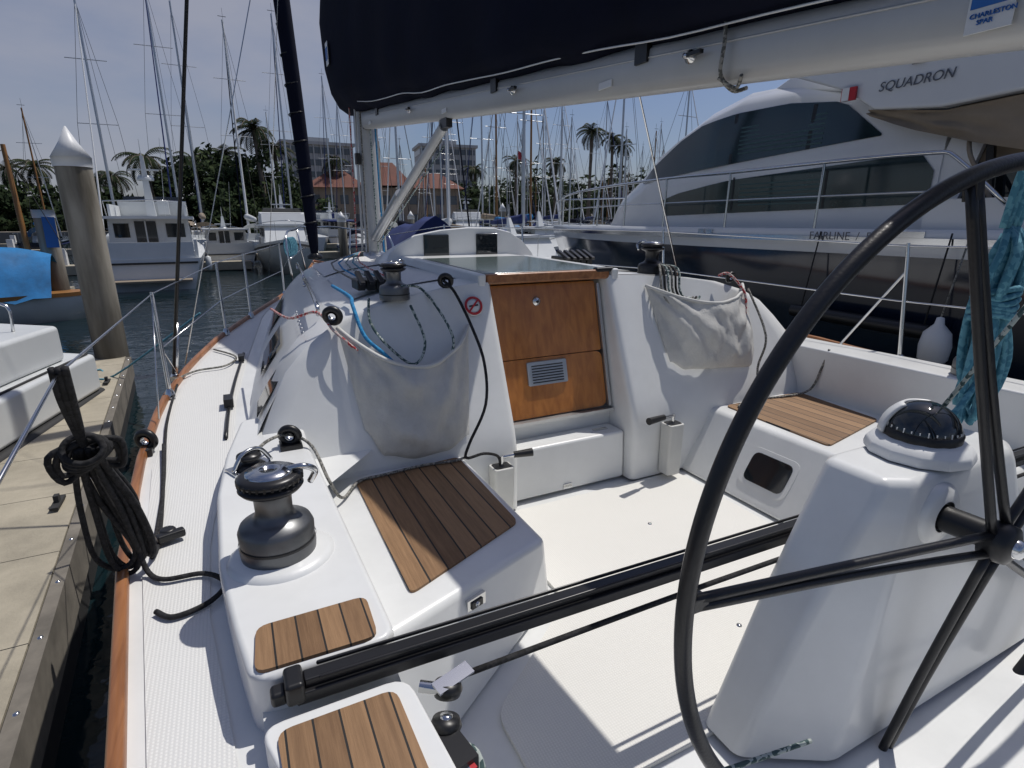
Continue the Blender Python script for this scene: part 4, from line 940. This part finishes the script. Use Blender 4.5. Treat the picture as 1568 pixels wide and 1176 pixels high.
mb.tube([(YC-2.0,3.2,2.4),(YC-2.12,3.1,2.2),(YC-2.15,2.9,1.9),(YC-2.15,2.75,1.6)],.02,TAN,6,4)
mb.obj('aft_cockpit',MY)
mb=MB()
def rx(y): return YC-interp([(a,b) for a,b in stn],y)+.07
top=[(rx(2.6),2.6,1.75),(rx(3.0),3.05,2.16),(rx(3.3),3.3,2.23)]+[(rx(y),y,z) for y,z in((4.4,2.24),(5.7,2.23),(7.0,2.24),(9.2,2.22),(11,2.2),(12.6,2.18),(14.1,2.15))]
mb.tube(top,.020,STEEL,8,3)
mb.tube([(rx(y),y,1.88) for y in(3.0,4.4,5.7,7.0,9.2,11,12.6,14)],.010,STEEL,6,2)
for y in(4.37,5.71,7.01,8.1,9.2,10.2,11.2,12.2,13.1): mb.cone((rx(y)-.02,y,1.52),(rx(y),y,2.23),.016,.016,STEEL,8)
mb.tube([(YC+(YC-rx(y)),y,2.2) for y in(3.0,5.7,9.2,11,12.6,14.1)],.020,STEEL,6,3)
mb.obj('rails',MY)
mb=MB()
for y in(5.9,6.05): mb.box((6.0,y,1.47),(.03,.10,.08),STEEL)
mb.box((6.0,3.4,1.46),(.03,.5,.10),STEEL); mb.box((6.24,4.32,2.93),(.03,.16,.13),REDM); mb.box((6.235,4.35,2.93),(.03,.08,.13),WPAINT)
for k in range(3): mb.box((6.262,3.66,3.10+.035*k),(.012,.12,.02),[TXT,REDM,TXT][k])
mb.obj('trim_fittings',MY)
text('SQUADRON',(6.265,4.02,2.90),.125,TXT,'flybridge_lettering',MY,None,.2)
text('FAIRLINE  /  58',(5.965,4.35,1.415),.12,TXT,'hull_lettering',MY)
text('Impetuous',(6.56,10.9,1.58),.2,TXT,'bow_lettering',MY,Matrix.Translation((6.28,9.75,1.60))@Matrix(((.26,0,-.96,0),(-.96,0,-.26,0),(0,1,0,0),(0,0,0,1))),.3)
mb=MB(); mb.lathe([(0,-.24),(.06,-.22),(.12,-.12),(.13,0),(.11,.12),(.04,.2),(.03,.26),(0,.27)],(5.75,2.75,.50),WPAINT,20); mb.tube([(5.75,2.75,.75),(5.95,2.75,1.5)],.008,RGRY,6,1); mb.obj('fender')
mb=MB(); mb.cone((5.8,4.3,.62),(5.8,2.85,.60),.07,.07,BLK,14); mb.tube([(5.8,4.2,.66),(5.95,4.2,1.5)],.008,RBLK,6,1); mb.tube([(5.8,2.9,.66),(5.95,2.9,1.5)],.008,RBLK,6,1); mb.obj('fender')
# ================================================================== setting
def watermat():
    m,nt,b=_new('water'); N=nt.nodes;K=nt.links
    b.inputs['Base Color'].default_value=(.006,.016,.020,1); b.inputs['Roughness'].default_value=.05; b.inputs['IOR'].default_value=1.33
    tc=N.new('ShaderNodeTexCoord'); mp=N.new('ShaderNodeMapping'); mp.inputs['Scale'].default_value=(1,1.4,1); mp.inputs['Rotation'].default_value=(0,0,.5); K.new(tc.outputs['Object'],mp.inputs[0])
    n=N.new('ShaderNodeTexNoise'); n.inputs['Scale'].default_value=1.6; n.inputs['Detail'].default_value=3; K.new(mp.outputs[0],n.inputs['Vector'])
    n2=N.new('ShaderNodeTexNoise'); n2.inputs['Scale'].default_value=6; n2.inputs['Detail'].default_value=2; K.new(mp.outputs[0],n2.inputs['Vector'])
    h=math_node(N,K,'ADD',n.outputs['Fac'],math_node(N,K,'MULTIPLY',n2.outputs['Fac'],.22))
    bp_=N.new('ShaderNodeBump'); bp_.inputs['Strength'].default_value=.45; bp_.inputs['Distance'].default_value=.07; K.new(h,bp_.inputs['Height']); K.new(bp_.outputs['Normal'],b.inputs['Normal'])
    return m
mb=MB(); mb.add([(-900,-300,-.8),(1200,-300,-.8),(1200,1500,-.8),(-900,1500,-.8)],[(0,1,2,3)],watermat()); mb.obj('water')
mb=MB(); mb.prism([(-400,74,-1.5),(500,96,-1.5),(1200,1400,-1.5),(-800,1400,-1.5)],[(-400,74,.5),(500,96,.5),(1200,1400,.5),(-800,1400,.5)],GROUND); mb.obj('ground')
for (x,y,lx,ly) in((-6,33,14,1.2),(14,41.5,40,1.3),(20,57,70,1.3),(-8,21.5,7,1.0),(6,72,90,1.3)):
    mb=MB(); mb.box((x,y,-.55),(lx,ly,.4),CONC,.12 if y>40 else 0); 
    for k in range(int(lx/5)): mb.box((x-lx/2+5*k+1,y+.2+(0.12*(-lx/2+5*k) if y>40 else 0),-.0),(.35,.35,.8),WPAINT)
    mb.obj('floating_dock')
def leafmass(name,blobs,n,size,mats=(LEAF,LEAF2),trunks=True,seed=1):
    random.seed(seed); mb=MB()
    if trunks:
        for (x,y,z,rx_,ry_,rz_) in blobs[::2]:
            mb.cone((x,y,0),(x+random.uniform(-1,1),y,z),.35,.15,BARK,6)
    vol=sum(b[3]*b[5] for b in blobs)
    for (x,y,z,a,b_,c) in blobs:
        clumps=[]
        nc=max(5,int(11*(a*c)**.5/1.5))
        for k in range(nc):
            u=Vector((random.gauss(0,1),random.gauss(0,1),random.gauss(0,1))).normalized()*random.uniform(.55,1.05)
            clumps.append((x+u.x*a,y+u.y*b_,z+u.z*c,random.uniform(.22,.42)*min(a,c)))
        m_=int(n*(a*c)/vol)
        for k in range(m_):
            q=random.choice(clumps); u=Vector((random.gauss(0,1),random.gauss(0,1),random.gauss(0,1))).normalized()*q[3]*random.uniform(.5,1.1)
            p=Vector(q[:3])+u
            d1=Vector((random.uniform(-1,1),random.uniform(-1,1),random.uniform(-1,1))).normalized(); d2=d1.orthogonal().normalized()
            s=size*random.uniform(.5,1.2)
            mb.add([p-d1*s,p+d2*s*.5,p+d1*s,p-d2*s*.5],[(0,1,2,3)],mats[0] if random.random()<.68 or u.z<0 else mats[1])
    return mb.obj(name,fix=False)
def dirpt(px,dist):
    a=math.radians(px); return (dist*math.sin(a),dist*math.cos(a))
def az(x): return 26.5+math.degrees(math.atan((x-784)/900.))
def band(x0,x1,dist,ztops,seed,dx=22,w=5.):
    random.seed(seed); bl=[]; x=x0
    while x<x1:
        X,Y=dirpt(az(x),dist+random.uniform(-6,10)); zt=interp(ztops,x)*random.uniform(.78,1.08)
        bl.append((X,Y,zt*.62,random.uniform(.7,1.1)*w,random.uniform(.7,1.1)*w,zt*.42)); 
        bl.append((X+random.uniform(-3,3),Y-3,zt*.3,w,w,zt*.3)); x+=dx*random.uniform(.7,1.3)
    return bl
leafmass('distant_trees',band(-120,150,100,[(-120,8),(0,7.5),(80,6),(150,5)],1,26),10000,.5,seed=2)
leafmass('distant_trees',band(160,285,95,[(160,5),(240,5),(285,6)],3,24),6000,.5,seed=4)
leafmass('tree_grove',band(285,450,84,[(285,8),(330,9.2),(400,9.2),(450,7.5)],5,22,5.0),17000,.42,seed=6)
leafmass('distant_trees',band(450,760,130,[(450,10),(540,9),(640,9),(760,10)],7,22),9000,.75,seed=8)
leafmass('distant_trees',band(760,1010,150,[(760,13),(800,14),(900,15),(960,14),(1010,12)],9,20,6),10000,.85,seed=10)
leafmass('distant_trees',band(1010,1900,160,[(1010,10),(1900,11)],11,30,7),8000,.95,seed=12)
def palm(x,y,H,s=1.,seed=0,n=26):
    random.seed(seed); P=empty('palm_tree'); mb=MB(); lean=random.uniform(-.5,.5)
    mb.tube([(x,y,0),(x+lean*.4,y,H*.5),(x+lean,y,H)],.25*s,BARK,8,5,False,[.32*s,.22*s,.24*s]); mb.obj('trunk',P)
    mb=MB(); c=Vector((x+lean,y,H))
    for i in range(n):
        a=i*2.399; el=random.uniform(-.5,1.15); L=random.uniform(2.3,3.1)*s
        pts=[]; p=c.copy(); e=el
        for k in range(9):
            pts.append(p.copy()); p=p+Vector((math.cos(a)*math.cos(e),math.sin(a)*math.cos(e),math.sin(e)))*L/8; e-=.20+random.uniform(0,.06)
        side=Vector((-math.sin(a),math.cos(a),0))
        for k in range(8):
            for q in range(2):
                b=pts[k].lerp(pts[k+1],q/2); wl=.75*s*math.sin(math.pi*min(.97,(k+q/2+1)/9.2))**.7
                for sg in(-1,1):
                    d=(side*sg*.85+(pts[k+1]-pts[k]).normalized()*.55+Vector((0,0,-.45))).normalized()
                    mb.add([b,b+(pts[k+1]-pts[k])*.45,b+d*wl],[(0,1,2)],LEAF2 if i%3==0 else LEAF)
        mb.tube(pts,.04*s,BARK,4,1)
    for k in range(30):
        a=random.uniform(0,6.28); mb.add([c+Vector((math.cos(a)*.2,math.sin(a)*.2,-.1)),c+Vector((math.cos(a)*.35,math.sin(a)*.35,-1.1*s)),c+Vector((math.cos(a+.4)*.3,math.sin(a+.4)*.3,-.3))],[(0,1,2)],BARK)
    mb.obj('fronds',P,fix=False)
for x,d,H,s,sd in((232,80,8.6,1.2,1),(258,86,7.8,1.0,2),(178,90,7.0,1.0,3),(403,80,12.4,1.3,4),(430,84,10.6,1.1,14),(300,88,9.3,1.1,5),(350,86,10.0,1.1,25),(902,120,18.6,1.4,6),(936,124,18.0,1.25,7),(952,126,16.8,1.2,8),(790,130,14.5,1.3,9),(850,130,14.0,1.3,10),(60,100,8.6,1.1,11),(20,104,8.4,1.1,21),(150,96,7.0,1.0,12),(515,110,12,1.2,13),(725,140,13.5,1.3,15)):
    X,Y=dirpt(az(x),d); palm(X,Y,H,s,sd)
def office(x,d,wdt,H,fl,name='office_building',rot=0):
    X,Y=dirpt(az(x),d); B=empty(name); a=-math.radians(az(x))+rot
    mb=MB(); mb.box((X,Y,H/2),(wdt,14,H),BGREY,a); mb.obj('walls',B)
    mb=MB(); R=Matrix.Rotation(a,3,'Z'); fh=H/fl
    for k in range(1,fl):
        mb.box(Vector((X,Y,(k+.5)*fh))+R@Vector((0,-7.05,0)),(wdt*.96,.12,fh*.5),BWIN,a)
        mb.box(Vector((X,Y,(k+.5)*fh))+R@Vector((-wdt/2-.05,0,0)),(.12,13,fh*.5),BWIN,a)
    mb.obj('windows',B)
    mb=MB()
    for j in range(int(wdt/2.2)+1): mb.box(Vector((X,Y,H/2))+R@Vector((-wdt/2+j*2.2+.2,-7.3,0)),(.35,.5,H),BGREY,a)
    mb.box(Vector((X,Y,H+.3)),(wdt+1.2,15.4,.9),BGREY,a); mb.box(Vector((X+1,Y,H+1.5)),(wdt*.3,5,2),BGREY,a); mb.obj('fins',B)
office(487,200,21,24.5,7,rot=.15); office(682,210,19,26,8,rot=.2); office(1900,260,60,24,7)
RB=empty('waterfront_building'); X,Y=dirpt(az(590),112); a=-math.radians(az(590)); R=Matrix.Rotation(a,3,'Z')
def W(x,y,z): v=R@Vector((x,y,0)); return (X+v.x,Y+v.y,z)
mb=MB(); mb.prism([W(-13,-5,0),W(13,-5,0),W(13,6,0),W(-13,6,0)],[W(-13,-5,7.5),W(13,-5,7.5),W(13,6,7.5),W(-13,6,7.5)],WALLT); mb.obj('walls',RB)
mb=MB()
for x0,x1,h,z in((-14,-3,3.2,7.4),(-4.5,5,4.3,7.8),(3.5,14,3.0,7.4)):
    m=(x0+x1)/2; b=[W(x0,-6.2,z),W(x1,-6.2,z),W(x1,7,z),W(x0,7,z)]; mb.add(b+[W(m-1.2,-.5,z+h),W(m+1.2,-.5,z+h)],[(0,1,5,4),(1,2,5),(2,3,4,5),(3,0,4),(3,2,1,0)],ROOFR)
mb.obj('roof',RB)
mb=MB()
for j in range(11):
    for z in(2.2,5.4): mb.box(W(-12+j*2.4,-5.06,z),(1.4,.12,1.5),BWIN,a)
mb.obj('windows',RB)
FG=empty('flag'); mb=MB(); X,Y=dirpt(az(792),120); mb.cone((X,Y,0),(X,Y,15.5),.08,.05,WPAINT,6); mb.obj('pole',FG)
mb=MB(); rows=[[(X+.25*i,Y,15.3-j*.3-.02*i*i+.05*math.sin(i)) for j in range(6)] for i in range(9)]; mb.grid(rows,REDM); mb.obj('cloth',FG,fix=False)
# ================================================================== world, sun, camera
sd=Vector((.47,.10,1.0)).normalized()
w=D.worlds.new('World'); S.world=w; w.use_nodes=True; N=w.node_tree.nodes;K=w.node_tree.links
bg=N['Background']; sk=N.new('ShaderNodeTexSky'); sk.sky_type='NISHITA'; sk.sun_disc=False; sk.sun_elevation=math.asin(sd.z); sk.sun_rotation=math.atan2(sd.x,sd.y)
sk.air_density=1.0; sk.dust_density=1.6; sk.ozone_density=2.5
tc=N.new('ShaderNodeTexCoord'); mp=N.new('ShaderNodeMapping'); mp.inputs['Scale'].default_value=(1,1,2.6); mp.inputs['Location'].default_value=(.3,.1,.55); K.new(tc.outputs['Generated'],mp.inputs[0])
n=N.new('ShaderNodeTexNoise'); n.inputs['Scale'].default_value=2.2; n.inputs['Detail'].default_value=8; n.inputs['Roughness'].default_value=.52; K.new(mp.outputs[0],n.inputs['Vector'])
# a bank of thin cloud ahead and to port, plus scattered haze elsewhere
dt=N.new('ShaderNodeVectorMath'); dt.operation='DOT_PRODUCT'; K.new(tc.outputs['Generated'],dt.inputs[0]); dt.inputs[1].default_value=(-.10,.90,.42)
ms=N.new('ShaderNodeMapRange'); ms.inputs['From Min'].default_value=.86; ms.inputs['From Max'].default_value=1.0; ms.inputs['To Min'].default_value=0; ms.inputs['To Max'].default_value=.24; K.new(dt.outputs['Value'],ms.inputs['Value'])
nf=math_node(N,K,'ADD',n.outputs['Fac'],ms.outputs['Result'])
r=N.new('ShaderNodeValToRGB'); r.color_ramp.elements[0].position=.46; r.color_ramp.elements[1].position=.80; K.new(nf,r.inputs['Fac'])
f=math_node(N,K,'MULTIPLY',r.outputs['Color'],.75)
tn=N.new('ShaderNodeMix'); tn.data_type='RGBA'; tn.blend_type='MULTIPLY'; tn.inputs['Factor'].default_value=1; K.new(sk.outputs[0],tn.inputs['A']); tn.inputs['B'].default_value=(.96,.96,1.10,1)
mx=N.new('ShaderNodeMix'); mx.data_type='RGBA'; K.new(f,mx.inputs['Factor']); K.new(tn.outputs['Result'],mx.inputs['A']); mx.inputs['B'].default_value=(5.4,5.5,6.4,1)
K.new(mx.outputs['Result'],bg.inputs['Color']); bg.inputs['Strength'].default_value=.066
l=D.lights.new('sun','SUN'); l.energy=3.1; l.angle=math.radians(.5); l.color=(1,.96,.9); lo=D.objects.new('sun',l); COL.objects.link(lo); lo.rotation_euler=sd.to_track_quat('Z','Y').to_euler()
c=D.cameras.new('camera'); co=D.objects.new('camera',c); COL.objects.link(co); S.camera=co
c.lens=36*848/1568; c.sensor_width=36; c.clip_end=4000; c.clip_start=.02
co.location=(0,0,1.6); co.rotation_euler=(math.radians(90-16.3),0,math.radians(-26.5))
S.view_settings.view_transform='Standard'; S.view_settings.look='None'; S.view_settings.exposure=0
